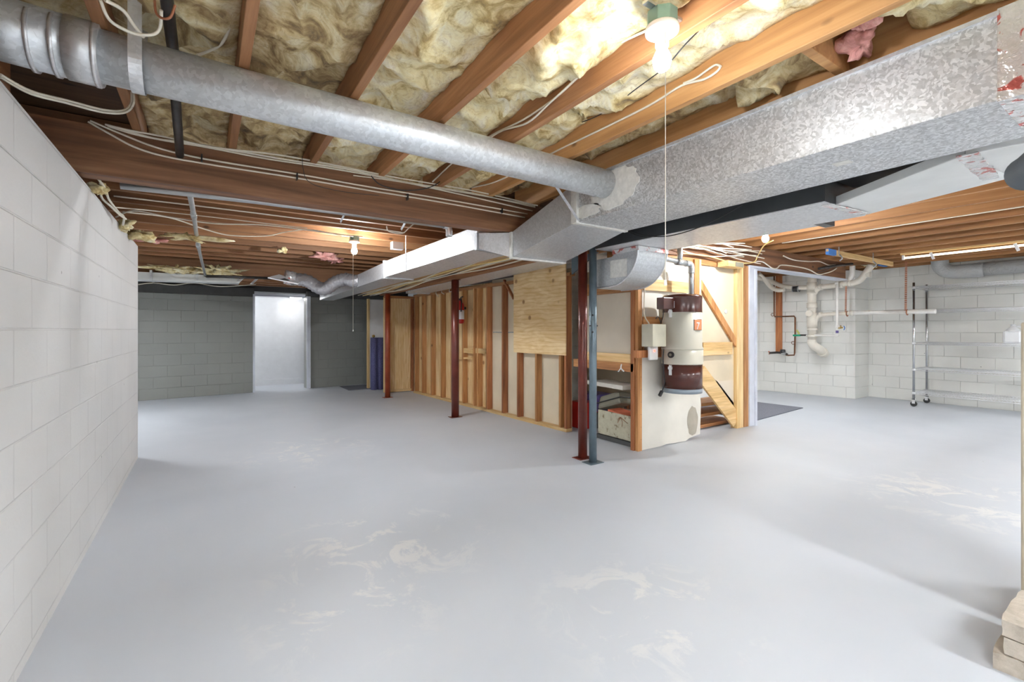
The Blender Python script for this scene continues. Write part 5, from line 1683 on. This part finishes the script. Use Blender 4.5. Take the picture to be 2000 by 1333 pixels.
# cables in the far left ceiling
GFC = 'cables under the far left joists'
cable([P(188, 345, y=3.6), P(205, 368, y=3.7), P(213, 390, y=3.9), P(232, 415, y=4.2), P(242, 424, y=4.3), P(240, 440, y=4.4)], 'white cable dropping behind the left end of the girder, upper one', CABLE, 0.007, group=GFC)
cable([P(196, 358, y=3.65), P(198, 385, y=3.9), P(215, 402, y=4.0), P(234, 420, y=4.2), P(246, 428, y=4.3)], 'white cable dropping behind the left end of the girder, lower one', CABLE, 0.007, group=GFC)
cable([P(222, 383, y=4.38), P(400, 404, y=4.38), P(560, 424, y=4.38), P(700, 442, y=4.38), P(790, 455, y=4.38)], 'straight white cable along the first joist behind the girder', CABLE, 0.0055, group=GFC)
cable([P(225, 425, y=4.75), P(262, 412, y=4.75), P(330, 424, y=4.75), P(420, 437, y=4.75), P(520, 440, y=4.75), P(640, 455, y=4.75), P(690, 462, y=4.75)], 'white cable waving along a joist in the far left ceiling, nearer one', CABLE, 0.006, group=GFC)
cable([P(240, 414, y=4.8), P(330, 425, y=5.0), P(400, 448, y=5.2), P(450, 460, y=5.3), P(520, 461, y=5.4), P(560, 453, y=5.4), P(610, 449, y=5.3), P(670, 462, y=5.3)], 'white cable drooping in a long arc left of the far light bulb', CABLE, 0.006, group=GFC)
cable([P(222, 405, y=4.1), P(300, 412, y=4.9), P(420, 425, y=4.9), P(600, 446, y=4.9)], 'thin white cable beside the waving one in the far left ceiling', CABLE, 0.005, group=GFC)
cable([P(270, 556, y=9.3), P(300, 553, y=9.3), P(340, 557, y=9.3), P(380, 553, y=9.3), P(430, 560, y=9.3), P(500, 556, y=9.3)], 'pale cable along the dark sill above the grey wall', CABLE, 0.008, group=GFC)
cable([P(755, 442, y=4.34), P(760, 452, y=4.34), P(785, 456, y=4.34), P(798, 446, y=4.34), P(810, 436, y=4.34)], 'small white cable loop under the conduit near the duct', CABLE, 0.006)
# bundle of cables on the side girder between the ducts
random.seed(11)
for k in range(7):
    pts_ = []
    ph = random.random() * 6
    for j in range(11):
        f_ = j / 10
        yy = 3.75 + 5.3 * f_
        xx = 2.52 + 0.045 * k + 0.06 * math.sin(ph + f_ * 9 + k) - 0.05 * f_
        z_ = 2.03 - 0.095 * f_ + 0.012 * math.sin(ph * 2 + f_ * 13)
        pts_.append((xx, yy, z_))
    cable(pts_, 'cable bundled between the ducts above the red posts, %s from the left' % ORD[k],
          (CABLE, CABLE, CABLE_Y, CABLE, IRON, CABLE, CABLE)[k], 0.008, group='cable bundle between the ducts')
obj('running_board', MB().hexa([(2.50, 3.7, 2.065), (2.90, 3.7, 2.065), (2.76, 9.0, 1.965), (2.42, 9.0, 1.965),
                                (2.50, 3.7, 2.085), (2.90, 3.7, 2.085), (2.76, 9.0, 1.985), (2.42, 9.0, 1.985)]), PINE_Y, None,
    'long pale board above the cable bundle between the two ducts', 'board')
for k, (u_, v_) in enumerate(((852, 569), (863, 567), (878, 565))):
    p_ = P(u_, v_, x=3.45)
    cable([p_, p_ + Vector((-.03, -.06, -.05)), p_ + Vector((-.02, -.14, -.11 + .03 * k))], 'short cut cable end at the top of the stud wall, %s from the left' % ORD[k], CABLE, 0.008, group='cut cable ends')
# tangle on the right above the header
random.seed(5)
for k in range(14):
    pts_ = []
    ph = random.random() * 6.3
    amp = 0.03 + random.random() * .05
    x0c = 3.75 + random.random() * .3
    x1c = 5.0 + random.random() * 1.1
    for j in range(9):
        f_ = j / 8
        pts_.append((x0c + (x1c - x0c) * f_, 3.27 - 0.02 * (k % 3) + 0.03 * math.sin(ph + 5 * f_) - (0.25 * max(0, f_ - .7) if k % 2 else 0.05), 2.16 + 0.011 * k + amp * math.sin(ph * 1.7 + f_ * (4 + k % 4)) * 0.5))
    cable(pts_, 'white cable in the tangle beside the right light bulb, %s from the bottom' % ORD[k], CABLE, 0.006, group='cable tangle by the right bulb')
cable([P(1322, 494, y=3.24), P(1380, 500, y=3.24), P(1430, 513, y=3.24), P(1470, 513, y=3.24), P(1480, 500, y=3.22), P(1492, 480, y=3.0), P(1510, 470, y=2.8)], 'yellow cable under the white tangle rising to the right bulb', CABLE_Y, 0.007)
cable([P(u_, v_, y=3.30) for u_, v_ in ((1477, 511), (1490, 512), (1508, 524), (1518, 524), (1527, 518), (1560, 522), (1580, 527), (1598, 536), (1612, 534), (1625, 530), (1634, 524))], 'white cable waving low across the girder above the painted header', CABLE, 0.009)
cable([P(u_, v_, y=3.30) for u_, v_ in ((1530, 500), (1550, 508), (1580, 511), (1600, 511), (1618, 518), (1632, 517))], 'white cable high on the girder left of the cream drain', CABLE, 0.009)
cable([P(1595, 533, y=3.29), P(1615, 527, y=3.29), P(1632, 518, y=3.29)], 'short black cable on the girder end', CABLE_K, 0.006)
cable([(4.73, 2.6, 2.3685), (4.73, 1.8, 2.3685), (4.73, 1.0, 2.3685), (4.73, 0.3, 2.3685)], 'white cable along the underside of a joist right of the wrapped duct', CABLE, 0.006)
cable([(6.11, 3.0, 2.3685), (6.11, 2.0, 2.3685), (6.11, 0.8, 2.3685)], 'white cable along the joist near the hanging rail', CABLE, 0.006)
cable([P(1258, 545, y=3.24), P(1259, 570, y=3.24), P(1258, 600, y=3.24), P(1260, 620, y=3.24), P(1268, 634, y=3.22), P(1270, 650, y=3.22), P(1272, 667, y=3.21)], 'white cable running down the corner post into the outlet box', CABLE, 0.007)
cable([P(1300, 458, x=2.95), P(1255, 463, x=2.95), P(1225, 452, x=2.95)] + [P(1340, 445, x=2.94), P(1400, 418, x=2.94)][::1][:0], 'black wire drooping on the dark side of the return duct', CABLE_K, 0.004)
cable([P(1222, 449, x=2.93), P(1260, 460, x=2.93), P(1300, 462, x=2.93), P(1350, 450, x=2.93), P(1400, 428, x=2.93), P(1450, 400, x=2.93)], 'long black wire sagging below the big duct against the return duct', CABLE_K, 0.004)
p_ = P(1214, 712, x=3.69)
obj('foam_drip', MB().tube([p_, p_ + Vector((-.02, -.01, -.04)), p_ + Vector((-.02, -.05, -.07))], 0.008, 8, 4).tube([p_ + Vector((-.02, -.01, -.04)), p_ + Vector((-.02, .03, -.08))], 0.006, 8), PORC, None,
    'white foam drip on the brown rail above the under stair opening', 'foam')

# ------------------------------------------------------------------ right edge: stones and cabinet
sp_ = P(1937, 1215, t=1.72)
random.seed(3)


def stone(x0, x1, y0, y1, z0, z1, label, seed):
    mb = MB()
    n = 7
    vs, fs = [], []
    me = []
    bm_ = MB().box(x0, x1, y0, y1, z0, z1)
    # subdivide each face into a grid and roughen it
    out = MB()
    for f in bm_.f:
        a, b, c_, d = [bm_.v[i] for i in f]
        g = []
        for j in range(n + 1):
            for i in range(n + 1):
                p = a.lerp(b, i / n).lerp(d.lerp(c_, i / n), j / n)
                ctr = Vector(((x0 + x1) / 2, (y0 + y1) / 2, (z0 + z1) / 2))
                nn_ = noise.noise_vector(p * 18 + Vector((seed, seed, 0))) * 0.006 + noise.noise_vector(p * 6 + Vector((seed, 0, 0))) * 0.008
                q = p + nn_
                q.z = max(z0, min(z1, q.z)) if z0 < 0.01 else max(z0 + 0.0, min(z1, q.z))
                g.append(q)
        out.add(g, [(j * (n + 1) + i, j * (n + 1) + i + 1, (j + 1) * (n + 1) + i + 1, (j + 1) * (n + 1) + i) for j in range(n) for i in range(n)], True)
    return obj('stone_block', out, STONE, None, label, 'stone', 'rough stones stacked at the right edge')


bx, by = sp_.x, sp_.y
stone(bx, bx + .36, by - .42, by - .02, 0.130, 0.192, 'flat rough stone on top of the stack at the bottom right corner', 1)
stone(bx + .006, bx + .34, by - .44, by - .03, 0.066, 0.128, 'rough stone in the middle of the stack at the bottom right corner', 2)
stone(bx + .0, bx + .36, by - .46, by - .0, 0.0, 0.064, 'lowest rough stone of the stack at the bottom right corner', 3)
kb = P(1993.5, 800, t=1.95)
obj('steel_cabinet', MB().box(kb.x, kb.x + .5, kb.y - .6, kb.y, 0.0, 1.292), BEIGE, None, 'beige metal cabinet edge at the far right beside the stones', 'cabinet', bev=0.006)

# drop the bookkeeping property
for o in ORG:
    if '_o' in o:
        del o['_o']
